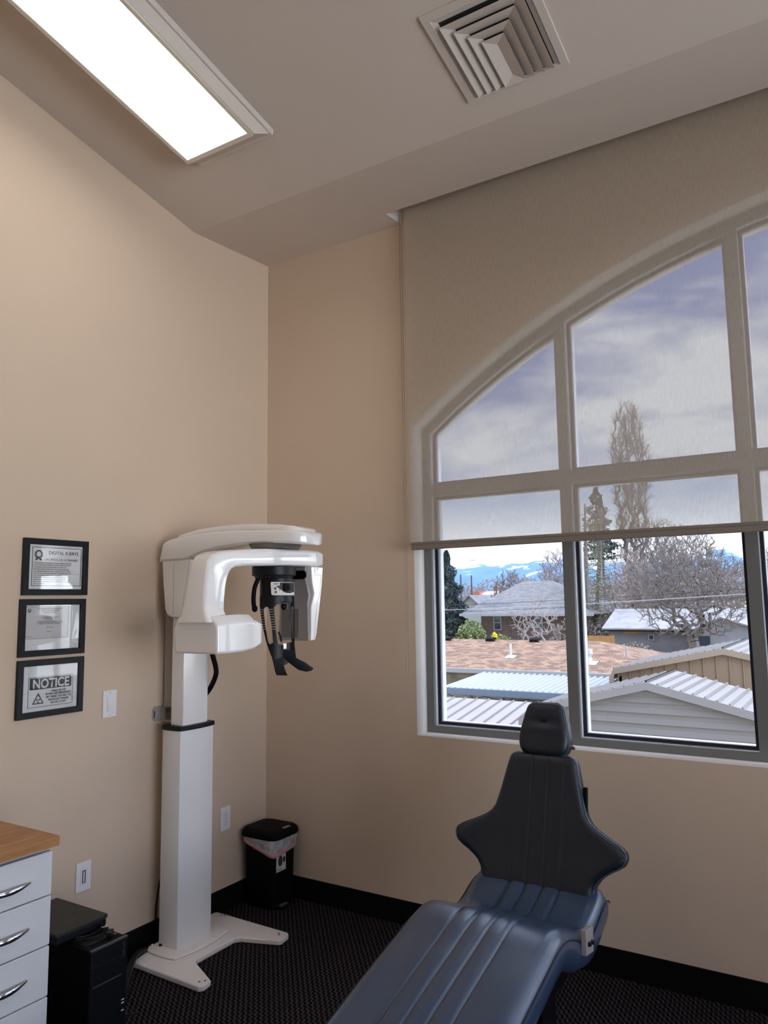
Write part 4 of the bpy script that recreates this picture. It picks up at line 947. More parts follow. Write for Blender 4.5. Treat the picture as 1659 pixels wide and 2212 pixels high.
# ================================================================== outside
# ground and hills
bm = bm_new()
def gz(y): return -4.0 if y < 30 else (-4.0+1.9*(y-30)/15 if y < 45 else -2.1)
ys = [.6, 12, 30, 33, 37, 41, 45, 80, 200, 600, 1500, 6000]; xs = [-6000, -600, -60, -20, 0, 20, 60, 600, 3000]
g = [[bm.verts.new((x, y, gz(y))) for x in xs] for y in ys]
for a, b in zip(g, g[1:]):
    for i in range(len(xs)-1): bm.faces.new((a[i], a[i+1], b[i+1], b[i]))
o = tag(obj('ground', bm, m_ground, None, org=(0, .6, -4)), 'winter ground outside below the window', 'ground'); o['kind'] = 'structure'

def lerp(tab, x):
    if x <= tab[0][0]: return tab[0][1]
    for (a, b), (c, d) in zip(tab, tab[1:]):
        if x <= c: return b+(d-b)*(x-a)/(c-a)
    return tab[-1][1]
from mathutils import noise as NS
def ridge(name, tab, y0, depth, m, amp, fr, label, zb=-5, nx=170, ny=26):
    bm = bm_new(); x0, x1 = tab[0][0], tab[-1][0]; V = []
    for j in range(ny+1):
        t = j/ny; row = []
        for i in range(nx+1):
            x = x0+(x1-x0)*i/nx; h = lerp(tab, x)
            f = math.sin(min(1, t/.75)*PI/2)**1.1 if t < .75 else math.cos((t-.75)/.25*PI/2)
            n = NS.fractal(Vector((x*fr, t*depth*fr, 3.1)), 1.0, 2.0, 6)
            rg = 1-abs(NS.noise(Vector((x*fr*1.5, t*depth*fr*.8, 9.7))))*1.4
            row.append(bm.verts.new((x, y0+depth*t, zb+(h-zb)*f+(n*amp+(rg-.6)*amp*.8)*(.25+.75*f))))
        V.append(row)
    for a, b in zip(V, V[1:]):
        for i in range(nx): bm.faces.new((a[i], a[i+1], b[i+1], b[i]))
    o = obj(name, bm, m, None, smooth=True, sharp=80); o['kind'] = 'structure'; o['label'] = label; o['category'] = 'mountain'; return o
m, N, L, B, TC = nodes('snowy_mountain_haze'); m_mount = m
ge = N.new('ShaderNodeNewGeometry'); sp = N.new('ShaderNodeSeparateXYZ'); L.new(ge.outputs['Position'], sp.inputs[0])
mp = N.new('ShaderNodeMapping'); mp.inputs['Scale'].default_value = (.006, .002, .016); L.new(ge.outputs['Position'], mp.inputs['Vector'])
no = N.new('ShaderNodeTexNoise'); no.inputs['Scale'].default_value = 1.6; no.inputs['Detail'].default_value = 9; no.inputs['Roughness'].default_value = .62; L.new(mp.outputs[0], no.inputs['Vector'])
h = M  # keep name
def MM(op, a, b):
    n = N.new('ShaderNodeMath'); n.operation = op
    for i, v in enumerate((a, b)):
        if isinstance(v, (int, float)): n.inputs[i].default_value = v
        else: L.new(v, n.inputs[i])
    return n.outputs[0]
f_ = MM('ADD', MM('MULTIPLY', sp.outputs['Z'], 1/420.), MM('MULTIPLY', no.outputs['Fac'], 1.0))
cr = ramp(N, [(.0, (.16, .22, .29)), (.50, (.055, .13, .23)), (.84, (.075, .16, .27)), (.93, (.55, .60, .66)), (1., (.60, .64, .70))]); L.new(f_, cr.inputs['Fac']); L.new(cr.outputs['Color'], B.inputs['Base Color']); B.inputs['Roughness'].default_value = .9  # blue of the distance haze is mixed into the rock colours
MT = [(-3200, 90), (-1900, 135), (-1650, 150), (-1575, 170), (-1525, 190), (-1470, 172), (-1380, 152), (-1310, 150), (-1270, 164), (-1200, 150), (-1148, 165), (-1060, 172), (-960, 140), (-820, 150), (-700, 130), (-560, 140), (-470, 165), (-433, 178), (-390, 150), (-350, 130), (-250, 140), (-100, 120), (200, 150), (900, 100)]
ridge('mountain_range', MT, 2500, 900, m_mount, 16, .006, 'snowy mountain range on the horizon, coloured haze blue')

# ------------------------------------------------------------ buildings
def seams_on(bm, p0, p1, q0, q1, n, w=.03, h=.03, up=Vector((0, 0, 1))):
    """n standing ribs running p->q, distributed from line (p0,q0) to (p1,q1)"""
    p0, p1, q0, q1 = map(Vector, (p0, p1, q0, q1))
    for k in range(n+1):
        f = k/n; a = p0.lerp(p1, f); b = q0.lerp(q1, f); d = (b-a).normalized(); s = d.cross(up).normalized()*w/2
        v = [bm.verts.new(x) for x in (a-s, a+s, b+s, b-s)]; w2 = [bm.verts.new(x+up*h) for x in (a-s*.5, a+s*.5, b+s*.5, b-s*.5)]
        bm.faces.new(w2)
        for i in range(4): bm.faces.new((v[i], v[(i+1) % 4], w2[(i+1) % 4], w2[i]))
def gable(name, label, y0, y1, peak, L_, R_, zg, m_w, m_r, m_t, wall='h', th=.07, chamfer=None, fasc=.14, step=.30, ribs=(9, 9)):
    """front gable parallel to the window wall. peak=(x,z), L_=(x,z) eave, R_=(x,z) eave"""
    px, pz = peak; lx, lz = L_; rx, rz = R_
    T = thing(name, label, 'shed', ((lx+rx)/2, (y0+y1)/2, zg))
    ins = .10
    lo = [(lx+ins, zg), (lx+ins, lz-.10), (px, pz-.10), (rx-ins, rz-.10), (rx-ins, zg)]
    bm = bm_new(); prism(bm, lo, 1, y0+.12, y1-.12); obj('walls', bm, m_w, T)
    # siding relief on the front
    bm = bm_new()
    if wall == 'h':
        z = zg+.2
        while z < pz-.15:
            zl = z; xl = max(lx+ins, px-(pz-.12-z)/((pz-lz)/(px-lx))) if z > lz-.1 else lx+ins
            xr = min(rx-ins, px+(pz-.12-z)/((pz-rz)/(rx-px))) if z > rz-.1 else rx-ins
            if xr > xl: prism(bm, [(y0+.12, z), (y0+.085, z), (y0+.112, z+step*.55), (y0+.12, z+step*.55)], 0, xl, xr)
            z += step
    else:
        x = lx+ins
        while x < rx-ins:
            zt_ = (lz-.12+(pz-lz)*(x-lx)/(px-lx)) if x < px else (pz-.12-(pz-rz)*(x-px)/(rx-px))
            box(bm, x-.02, x+.02, y0+.085, y0+.12, zg, zt_); x += step
    obj('siding_ribs', bm, m_w, T)
    for (ax, az, bx, bz, nm, nr) in ((lx, lz, px, pz, 'roof_slope', ribs[0]), (px, pz, rx, rz, 'roof_slope', ribs[1])):
        bm = bm_new(); prism(bm, [(ax, az), (bx, bz), (bx, bz-th), (ax, az-th)], 1, y0, y1); rf = obj(nm, bm, m_r, T)
        bm = bm_new(); n_ = nr; P = [Vector((ax, 0, az)), Vector((bx, 0, bz))]
        seams_on(bm, (ax, y0, az), (bx, y0, bz), (ax, y1, az), (bx, y1, bz), n_, w=.07, h=.05); obj('roof_ribs', bm, m_rib_shaded, rf)
        bm = bm_new(); prism(bm, [(ax, az+.02), (bx, bz+.02), (bx, bz-fasc), (ax, az-fasc)], 1, y0-.03, y0+.0); obj('gable_trim', bm, m_t, T)
    if chamfer:
        cx_, cz_ = chamfer
        bm = bm_new(); prism(bm, [(lx, lz+.02), (lx, lz-fasc), (cx_+.12, cz_-.04), (cx_+.12, zg), (cx_, zg), (cx_, cz_)], 1, y0-.03, y0+.10); obj('corner_trim', bm, m_t, T)
        bm = bm_new(); prism(bm, [(lx+.2, lz-.2), (cx_+.1, cz_-.08), (cx_+.1, zg), (lx+.2, zg)], 1, y0+.12, y1-.12); obj('side_walls', bm, m_w, T)
        bm = bm_new(); prism(bm, [(lx, lz), (cx_, cz_), (cx_, cz_-.06), (lx, lz-.06)], 1, y0, y1); obj('roof_edge', bm, m_r, T)
    return T
gable('garden_shed', 'large grey shed with horizontal siding and white ribbed roof just outside the window', 16, 19.5, (-1.818, -.561), (-4.75, -1.315), (1.35, -1.32), -4, m_siding, m_roofm, m_trimw, 'h', chamfer=(-5.13, -1.62), step=.25, ribs=(11, 12), fasc=.17)
gable('tan_shed', 'tan shed with vertical ribbed wall behind the large grey shed', 21, 26.7, (-.779, -.032), (-3.963, -.714), (2.4, -.712), -4, m_sidtan, m_roofm, m_trimt, 'v', step=.36, ribs=(13, 13), fasc=.16, chamfer=(-4.12, -1.02))
# low white ribbed roof
T = thing('white_metal_carport', 'low cream carport roof with ribs left of the grey shed', 'carport', (-8, 17, -4))
bm = bm_new(); A0 = (-12.5, 14.2, -2.42); 
def zlow(y): return -1.998+.151*(y-17)
prism(bm, [(14.2, zlow(14.2)), (19.3, zlow(19.3)), (19.3, zlow(19.3)-.06), (14.2, zlow(14.2)-.06)], 0, -12.5, -5.3); obj('roof_panel', bm, m_roofm, T)
bm = bm_new(); seams_on(bm, (-12.4, 14.2, zlow(14.2)), (-5.4, 14.2, zlow(14.2)), (-12.4, 19.3, zlow(19.3)), (-5.4, 19.3, zlow(19.3)), 17, w=.06, h=.04); obj('roof_ribs', bm, m_rib_shaded, T)
for x, y in ((-12.2, 14.5), (-5.6, 14.5), (-12.2, 19.0), (-5.6, 19.0)):
    bm = bm_new(); box(bm, x-.05, x+.05, y-.05, y+.05, -4, zlow(y)-.06); obj('post', bm, m_trimo, T)
# brown house with patio cover
T = thing('brown_roof_house', 'long low brick house with brown shingle roof', 'house', (-10, 28, -4))
bm = bm_new(); box(bm, -19.5, -3.3, 24.45, 31, -4, -1.2); obj('brick_walls', bm, m_ybrick, T)
bm = bm_new()
ev = -1.17; rz_ = -.24
loft(bm, [[(-20, 24, ev), (-2.8, 24, ev), (-2.8, 31.4, ev), (-20, 31.4, ev)], [(-16.5, 27.5, rz_), (-6.3, 27.5, rz_), (-6.3, 27.6, rz_), (-16.5, 27.6, rz_)]]); obj('shingle_roof', bm, m_shin, T)
bm = bm_new(); box(bm, -20, -2.8, 23.93, 24.0, ev-.17, ev+.01); obj('gutter', bm, m_trimo, T, bevel=.01)
bm = bm_new(); box(bm, -12.15, -11.9, 24.40, 24.46, -3.9, -1.75); obj('teal_door', bm, m_teal, T)
bm = bm_new(); box(bm, -12.6, -11.85, 24.42, 24.45, -4, -1.6); obj('door_frame', bm, m_trimo, T)
bm = bm_new(); box(bm, -10.3, -9.2, 24.41, 24.45, -2.6, -1.25); obj('white_panel', bm, m_trimo, T)
for x in (-13.1, -11.0, -9.0):
    bm = bm_new(); zz0 = rz_-.02; prism(bm, [(27.25, zz0-.06), (27.25, zz0+.07), (27.40, zz0+.14), (27.62, zz0+.12), (27.65, zz0-.04)], 0, x-.18, x+.18); prism(bm, [(27.25, zz0-.06), (27.25, zz0-.02), (27.65, zz0+.0), (27.65, zz0-.06)], 0, x+.18, x+.26)
    obj('roof_vent', bm, m_blackm, T, bevel=.02)
def roofz(y): return ev+(rz_-ev)*(y-24)/3.5
bm = bm_new(); x, y = -9.25, 25.4; cyl(bm, (x, y, roofz(y)), (x, y, roofz(y)+.10), .13, .06, 16); cyl(bm, (x, y, roofz(y)), (x, y, roofz(y)+.52), .05, n=12); obox(bm, (x, y, roofz(y)+.015), (.2, 0, 0), (0, .16, .16*.266), (0, 0, .01)); obj('vent_pipe', bm, m_galv, T, smooth=True)
bm = bm_new(); x, y = -5.95, 25.0; cyl(bm, (x, y, roofz(y)-.1), (x, y, roofz(y)+.22), .16, .07, 16); cyl(bm, (x, y, roofz(y)+.1), (x, y, roofz(y)+.5), .065, n=12); cyl(bm, (x, y, roofz(y)+.34), (x, y, roofz(y)+.52), .115, n=16); obox(bm, (x, y, roofz(y)+.015), (.28, 0, 0), (0, .2, .2*.266), (0, 0, .01)); obj('flue_cap', bm, m_galv, T, smooth=True)
bm = bm_new(); x, y = -4.75, 25.6; cyl(bm, (x, y, roofz(y)-.3), (x, y, roofz(y)+.42), .035, n=10); obj('vent_pipe', bm, m_trimo, T, smooth=True)
T = thing('patio_cover', 'pale blue-white ribbed patio cover on white posts beside the brick house', 'patio cover', (-7.4, 22, -4))
def zpat(y): return -1.515+.062*(y-20.5)
bm = bm_new(); prism(bm, [(20.5, zpat(20.5)), (24, zpat(24)), (24, zpat(24)-.05), (20.5, zpat(20.5)-.05)], 0, -9.75, -4.25); obj('roof_panel', bm, m_roofb, T)
bm = bm_new(); seams_on(bm, (-9.7, 20.5, zpat(20.5)), (-4.3, 20.5, zpat(20.5)), (-9.7, 24, zpat(24)), (-4.3, 24, zpat(24)), 24, w=.11, h=.05); obj('roof_ribs', bm, m_trimo, T)
bm = bm_new(); box(bm, -9.8, -4.25, 20.44, 20.5, zpat(20.5)-.20, zpat(20.5)+.03); obj('front_gutter', bm, m_roofb, T, bevel=.01)
bm = bm_new(); box(bm, -9.9, -9.75, 20.44, 20.62, zpat(20.5)-.30, zpat(20.5)+.02); obj('downspout', bm, m_trimo, T, bevel=.01)
for x in (-8.75, -7.3, -5.6, -4.5):
    bm = bm_new(); box(bm, x-.045, x+.045, 20.62, 20.71, -4, zpat(20.5)-.05); obj('post', bm, m_trimo, T)
for i, (a, b) in enumerate(((-9.6, -8.2), (-8.2, -6.6))):
    bm = bm_new(); tube(bm, [(a+(b-a)*k/8, 20.60, zpat(20.5)-.22-.12*math.sin(PI*k/8)) for k in range(9)], .012, 5); obj('string_lights', bm, m_wire, T)

# grey hip roof house
T = thing('grey_hip_roof_house', 'brick house with wide grey hip roof and metal chimney pipes', 'house', (-15.6, 50, -2.1))
E0, E1 = -21.15, -11.8
bm = bm_new(); loft(bm, [[(E0, 45, .50), (E1, 45, .50), (E1, 57, .50), (E0, 57, .50)], [(-18.6, 51, 2.74), (-16.5, 51, 2.74), (-16.5, 51.2, 2.74), (-18.6, 51.2, 2.74)]])
bm.free()
bm = bm_new(); loft(bm, [[(E0, 45, .46), (E1, 45, .46), (E1, 57, .46), (E0, 57, .46)], [(E0, 45, .52), (E1, 45, .52), (E1, 57, .52), (E0, 57, .52)], [(-18.65, 50.5, 2.80), (-16.45, 50.5, 2.80), (-16.45, 50.8, 2.80), (-18.65, 50.8, 2.80)]]); obj('hip_roof', bm, m_shing, T)
bm = bm_new(); box(bm, E0-.05, E1+.05, 44.9, 45.0, .36, .54); obj('eave_gutter', bm, m_trimo, T)
bm = bm_new(); box(bm, -19.9, -12.4, 45.7, 56, -2.2, .46); obj('brick_walls', bm, m_brick, T)
for x0, x1 in ((-18.95, -18.35), (-16.0, -15.4), (-13.3, -12.6)):
    bm = curve_poly([[(x0, -.62), (x1, -.62), (x1, .40), (x0, .40)], [(x0+.07, -.55), (x1-.07, -.55), (x1-.07, -.13), (x0+.07, -.13)], [(x0+.07, -.07), (x1-.07, -.07), (x1-.07, .33), (x0+.07, .33)]], .08); bm.transform(plane_mx((0, 45.66, 0), (1, 0, 0), (0, 0, 1))); wf = obj('house_window', bm, m_trimo, T)
    bm = bm_new(); box(bm, x0+.03, x1-.03, 45.66, 45.70, -.58, .36); obj('window_glass', bm, m_darkglass, wf)
bm = bm_new(); x, y = -14.55, 48.6; cyl(bm, (x, y, .9), (x, y, 2.95), .18, n=14); cyl(bm, (x, y, 2.95), (x, y, 3.08), .24, n=14); obj('chimney_pipe', bm, mat('blue_grey_pipe', (.28, .34, .40), .5, var=.15), T, smooth=True)
bm = bm_new(); x, y = -14.0, 50.0; cyl(bm, (x, y, 1.6), (x, y, 2.80), .10, n=12); cyl(bm, (x, y, 2.8), (x, y, 2.95), .14, n=12); obj('vent_pipe', bm, m_trimo, T, smooth=True)
# weathered shed
T = thing('weathered_shed', 'old weathered shed with pale worn roof beyond the brown roof', 'shed', (-6.5, 45, -2.1))
bm = bm_new(); box(bm, -10.35, -3.0, 43.3, 48, -2.2, -.28); obj('plank_walls', bm, m_oldwall, T)
bm = bm_new(); prism(bm, [(43.0, -.33), (46.2, .78), (49, -.3), (49, -.4), (46.2, .66), (43.0, -.42)], 0, -10.7, -2.6); obj('roof', bm, m_oldroof, T)
bm = bm_new(); box(bm, -10.6, -2.7, 43.02, 43.3, -.50, -.40); obj('eave_shadow_strip', bm, m_blackm, T)  # black strip put in for the shade under the eave
for x, z, w in ((-8.05, -1.02, .22), (-5.9, -1.04, .20)):
    bm = curve_poly([[(x, z), (x+w+.12, z), (x+w+.12, z+.34), (x, z+.34)], [(x+.05, z+.05), (x+w+.07, z+.05), (x+w+.07, z+.29), (x+.05, z+.29)]], .06); bm.transform(plane_mx((0, 43.28, 0), (1, 0, 0), (0, 0, 1))); wf = obj('small_window', bm, m_trimo, T)
    bm = bm_new(); box(bm, x+.04, x+w+.08, 43.27, 43.29, z+.04, z+.30); obj('window_glass', bm, m_darkglass, wf)
bm = bm_new(); prism(bm, [(-9.4, -.42), (-8.2, -.42), (-8.2, -.50), (-8.9, -.66), (-9.5, -.62)], 1, 43.24, 43.29); obj('broken_board', bm, m_fence, T)
T = thing('pale_gable_garage', 'pale grey garage with low gable behind the big bare tree', 'garage', (-3.4, 40, -2.6))
bm = bm_new(); prism(bm, [(-5.4, -2.7), (-5.4, -.45), (-3.7, .33), (-1.2, -.45), (-1.2, -2.7)], 1, 41.0, 42.6); obj('walls', bm, mat('pale_grey_wall', (.22, .225, .235), .8, var=.12, scale=2), T)
for a, b in (((-5.7, -.52), (-3.7, .40)), ((-3.7, .40), (-.9, -.50))):
    bm = bm_new(); prism(bm, [a, b, (b[0], b[1]-.08), (a[0], a[1]-.08)], 1, 40.8, 42.9); obj('roof_slope', bm, m_oldroof, T)
bm = bm_new(); box(bm, -5.2, -4.3, 40.95, 41.0, -1.15, -.62); obj('window', bm, m_darkglass, T)
# neighbours far behind
T = thing('white_gable_house', 'small white gable house beyond the grey roof house', 'house', (-33.3, 72, -2.1))
bm = bm_new(); prism(bm, [(-34.7, -2.1), (-34.7, .55), (-33.3, 1.85), (-31.9, .55), (-31.9, -2.1)], 1, 72, 78); obj('walls', bm, m_trimo, T)
for a, b in (((-35.0, .45), (-33.3, 2.0)), ((-33.3, 2.0), (-31.6, .45))):
    bm = bm_new(); prism(bm, [a, b, (b[0], b[1]-.15), (a[0], a[1]-.15)], 1, 71.6, 78.4); obj('roof_slope', bm, m_shing, T)
T = thing('far_house', 'far house with red brick chimney', 'house', (-38.8, 88, -2.1))
bm = bm_new(); box(bm, -42, -35.5, 88, 94, -2.1, 1.2); obj('walls', bm, m_trimo, T)
bm = bm_new(); loft(bm, [[(-42.5, 87.5, 1.1), (-35, 87.5, 1.1), (-35, 94.5, 1.1), (-42.5, 94.5, 1.1)], [(-40, 91, 2.6), (-37, 91, 2.6), (-37, 91.1, 2.6), (-40, 91.1, 2.6)]]); obj('roof', bm, mat('brown_far_roof', (.33, .26, .22), .9), T)
bm = bm_new(); box(bm, -40.7, -39.9, 88.6, 89.4, 1.0, 2.5); obj('chimney', bm, m_rbrick, T)
# fence
T = thing('wood_fence', 'short orange wooden fence beside the tall conifer', 'fence', (-9.8, 39.3, -2.8))
bm = bm_new(); x = -10.9
while x < -8.95: box(bm, x, x+.135, 39.3, 39.33, -2.9, -.58+random.uniform(-.03, .02)); x += .14
obj('boards', bm, m_fence, T)
bm = bm_new(); box(bm, -10.9, -8.95, 39.33, 39.38, -1.0, -.9); box(bm, -10.9, -8.95, 39.33, 39.38, -2.3, -2.2); obj('rail', bm, m_fence, T)
# parked white car roof glimpsed above the brown roof
T = thing('parked_car', 'white parked car roof peeking above the brown roof ridge', 'car', (-13.9, 36, -3.24))
bm = bm_new()
def cr_sec(x, w, z0, z1): return [(x, 36+y, z) for y, z in rrect(-w, w, z0, z1, min(.15, (z1-z0)/3))]
loft(bm, [cr_sec(-16.2, .78, -2.7, -2.1), cr_sec(-16.0, .88, -2.95, -1.95), cr_sec(-15.2, .9, -2.95, -1.85), cr_sec(-12.6, .9, -2.95, -1.8), cr_sec(-11.8, .88, -2.95, -1.9), cr_sec(-11.6, .8, -2.7, -2.1)]); obj('body', bm, m_trimo, T, smooth=True)
bm = bm_new(); loft(bm, [cr_sec(-15.3, .75, -2.0, -1.80), cr_sec(-14.7, .72, -1.9, -1.22), cr_sec(-13.9, .72, -1.9, -1.12), cr_sec(-13.0, .72, -1.9, -1.2), cr_sec(-12.3, .75, -2.0, -1.78)]); obj('cabin', bm, m_trimo, T, smooth=True)
for x in (-15.3, -12.5):
    for y in (35.1, 36.9):
        bm = bm_new(); cyl(bm, (x, y-.1, -2.93), (x, y+.1, -2.93), .31, n=18); obj('wheel', bm, m_blackm, T)

# ------------------------------------------------------------ trees

import numpy as np
def prism_tree(name, label, base, height, halfw, m, seed, n=1100, trunk=.16, clear=.22, thin=.010, group=None, cat='tree', twigs=3, lean=0., depth_f=.8, zp=1.):
    """bare tree grown to fill a crown envelope, branch radii by the pipe rule"""
    rg = np.random.RandomState(seed); b = np.array(base, float)
    fz = height*clear; P = [np.array([0, 0, 0.])]; par = [-1]
    for k in range(1, 5): P.append(np.array([lean*fz*k/4+rg.normal(0, .02)*fz, rg.normal(0, .02)*fz, fz*k/4])); par.append(k-1)
    root = P[-1].copy()
    T_ = []
    while len(T_) < n:
        q = rg.uniform(-1, 1, 3); q[2] = rg.uniform(0, 1)
        r = math.hypot(q[0], q[1]); env = math.sin(PI*min(1, (q[2]**zp*.86+.10)))**.55
        if r > env or rg.rand() > .25+.75*(r/env)**1.2+.4*q[2]: continue
        T_.append(np.array([q[0]*halfw+root[0], q[1]*halfw*depth_f, fz*.92+q[2]*(height-fz*.92)]))
    T_.sort(key=lambda q: np.linalg.norm(q-root))
    A_ = np.zeros((n*4+20, 3)); cnt = len(P); A_[:cnt] = P
    dr = np.zeros(n*4+20); dr[:cnt] = [np.linalg.norm(p-root) if i < 4 else 0 for i, p in enumerate(P)]; dr[:4] = 1e3
    for q in T_:
        d = np.linalg.norm(A_[:cnt]-q, axis=1); dq = np.linalg.norm(q-root)
        cost = d*1.0+.35*dr[:cnt]*0+np.where(dr[:cnt] > dq*.96, 50, 0)+.25*d*rg.rand(cnt)
        i = int(np.argmin(cost)); a = A_[i]; mid = (a+q)/2+np.array([rg.normal(0, .05), rg.normal(0, .05), .06])*d[i]
        for p in (mid, q):
            A_[cnt] = p; dr[cnt] = np.linalg.norm(p-root); par.append(i); i = cnt; cnt += 1
    w_ = np.ones(cnt)
    for i in range(cnt-1, 0, -1): w_[par[i]] += w_[i]
    rad = thin*w_**.5; rad *= 1; k_ = trunk/rad[1]; 
    rad = np.maximum(thin, thin+(rad-thin)*(trunk-thin)/(rad[1]-thin))
    V = []; Fc = []
    def seg(a, c, ra_, rb_, ns):
        a = Vector(a); c = Vector(c); d = (c-a)
        if d.length < 1e-4: return
        d.normalize(); u = d.orthogonal().normalized(); w2 = d.cross(u); i0 = len(V)
        for p, r in ((a, ra_), (c, rb_)):
            for k in range(ns): V.append(p+(u*math.cos(2*PI*k/ns)+w2*math.sin(2*PI*k/ns))*r)
        for k in range(ns): Fc.append((i0+k, i0+(k+1) % ns, i0+ns+(k+1) % ns, i0+ns+k))
    for i in range(1, cnt):
        r1 = rad[i]; r0 = min(rad[par[i]], r1*1.5); seg(A_[par[i]], A_[i], r0, r1, 7 if r1 > .06 else 3)
        if rad[i] < thin*3.2:
            for _ in range(twigs):
                d = A_[i]-A_[par[i]]; l_ = np.linalg.norm(d)+1e-6; t = d/l_*.8+rg.normal(0, .55, 3)+np.array([0, 0, .25]); t = t/np.linalg.norm(t)*rg.uniform(.25, .55)*height*.075
                seg(A_[i], A_[i]+t, thin*.8, thin*.45, 3)
    me = bpy.data.meshes.new(name); me.from_pydata(V, [], Fc)
    o = bpy.data.objects.new(name, me); COL.objects.link(o); o.location = base; me.materials.append(m); ORG[o.name] = Vector(base)
    tag(o, label, cat, group); return o
def foliage(name, parent, c, rad, count, m, leaf, seed, shape='cone', o0=None):
    rnd = random.Random(seed); V = []; Fc = []; c = Vector(c)
    for _ in range(count):
        t = rnd.random()
        if shape == 'cone':
            t = t**1.4; rr_ = rad[0]*(1-t)**.8*(.55+.45*rnd.random())*(1+.35*math.sin(t*34)); a = rnd.uniform(0, 2*PI); p = Vector((rr_*math.cos(a), rr_*math.sin(a), t*rad[2]))
        elif shape == 'column':
            rr_ = rad[0]*math.sin(PI*min(1, t*.92+.08))**.6*rnd.random()**.5; a = rnd.uniform(0, 2*PI); p = Vector((rr_*math.cos(a), rr_*math.sin(a), t*rad[2]))
        else:
            d = Vector((rnd.gauss(0, 1), rnd.gauss(0, 1), rnd.gauss(0, 1))).normalized()*rnd.random()**.4; p = Vector((d.x*rad[0], d.y*rad[1], abs(d.z)*rad[2]))
        e1 = Vector((rnd.gauss(0, 1), rnd.gauss(0, 1), rnd.gauss(0, 1))).normalized()*leaf; e2 = Vector((rnd.gauss(0, 1), rnd.gauss(0, 1), rnd.gauss(0, 1))).normalized()*leaf*.6
        i = len(V); q = c+p; V += [q-e1, q+e2, q+e1, q-e2]; Fc.append((i, i+1, i+2, i+3))
    o0 = ORG[parent.name] if parent else c
    me = bpy.data.meshes.new(name); me.from_pydata([v-o0 for v in V], [], Fc); me.materials.append(m)
    o = bpy.data.objects.new(name, me); COL.objects.link(o)
    if parent: o.parent = parent
    else: o.location = c
    ORG[o.name] = o0; return o
# dark conifer at left edge of the first pane
T = thing('dark_conifer', 'dark evergreen tree at the left edge of the window view', 'tree', (-23.2, 47, -2.1))
bm = bm_new(); tube(bm, [(-23.2, 47, -2.1), (-23.2, 47, 4.5)], [.22, .04], 8); obj('trunk', bm, m_bark, T)
foliage('foliage', T, (-23.2, 47, -1.9), (1.9, 1.9, 7.0), 5200, m_needle, .17, 3, 'cone')
T = thing('dark_conifer', 'shorter dark evergreen leaning against the tall one at left', 'tree', (-22.1, 45.6, -2.1))
bm = bm_new(); tube(bm, [(-21.9, 45.6, -2.1), (-21.9, 45.6, 1.8)], [.18, .03], 8); obj('trunk', bm, m_bark, T)
foliage('foliage', T, (-21.9, 45.6, -1.6), (1.15, 1.15, 3.9), 2600, m_needle, .15, 4, 'cone')
# two-trunk conifer
def spruce(name, label, x, y, z0, h, seed, lean, mf, cnt):
    T = thing(name, label, 'tree', (x, y, z0)); rnd = random.Random(seed)
    bm = bm_new(); tip = Vector((x+lean, y, z0+h)); b = Vector((x, y, z0)); tube(bm, [b, b.lerp(tip, .5), tip], [.26, .17, .05], 7); obj('trunk', bm, m_bark, T)
    bm = bm_new()
    for k in range(64):
        t = .16+.83*k/64; p = b.lerp(tip, t); a = rnd.uniform(0, 2*PI); ln = (1.9*(1-t)+.5)*rnd.uniform(.6, 1.2); d = Vector((math.cos(a), math.sin(a), -.12))
        mid = p+d*ln*.6; e = p+d*ln+Vector((0, 0, .12*ln)); tube(bm, [p, mid, e], [.03, .02, .008], 3)
        for q in range(6):
            s = p.lerp(e, .25+.13*q); w = Vector((rnd.gauss(0, 1), rnd.gauss(0, 1), rnd.gauss(-.2, .4))).normalized()*.38; tube(bm, [s, s+w], [.01, .006], 3)
    obj('branches', bm, m_bark, T)
    foliage('needles', T, (x+lean*.4, y, z0+1.0), (1.1, 1.1, h*.8), cnt, mf, .085, seed+1, 'column')
spruce('sparse_conifer', 'tall sparse conifer standing right of the first mullion', -12.55, 46, -2.1, 9.8, 11, .25, m_needley, 700)
spruce('sparse_conifer', 'second sparse conifer trunk leaning beside the tall one', -12.35, 47.2, -2.1, 9.6, 17, .8, m_needley, 900)
# tall poplar (behind the shade)
prism_tree('tall_poplar', 'very tall narrow poplar seen through the shade', (-12.7, 60, -2.1), 19.8, 1.55, m_bark, 77, n=1000, trunk=.34, clear=.10, thin=.014, depth_f=1., zp=1.9)
T = thing('dark_pine', 'dark conifer top seen through the shade left of the poplar', 'tree', (-16.2, 62, -2.1))
bm = bm_new(); tube(bm, [(-16.2, 62, -2.1), (-16.2, 62, 11.3)], [.2, .04], 7); obj('trunk', bm, m_bark, T)
foliage('foliage', T, (-16.2, 62, 5.6), (1.5, 1.5, 5.8), 1300, m_needle, .16, 21, 'cone')
T = thing('dark_pine', 'lower dark conifer top beside the poplar trunk', 'tree', (-14.7, 58, -2.1))
bm = bm_new(); tube(bm, [(-14.7, 58, -2.1), (-14.7, 58, 9.2)], [.2, .04], 7); obj('trunk', bm, m_bark, T)
foliage('foliage', T, (-14.7, 58, 4.6), (1.2, 1.2, 5.0), 1000, m_needle, .15, 22, 'cone')
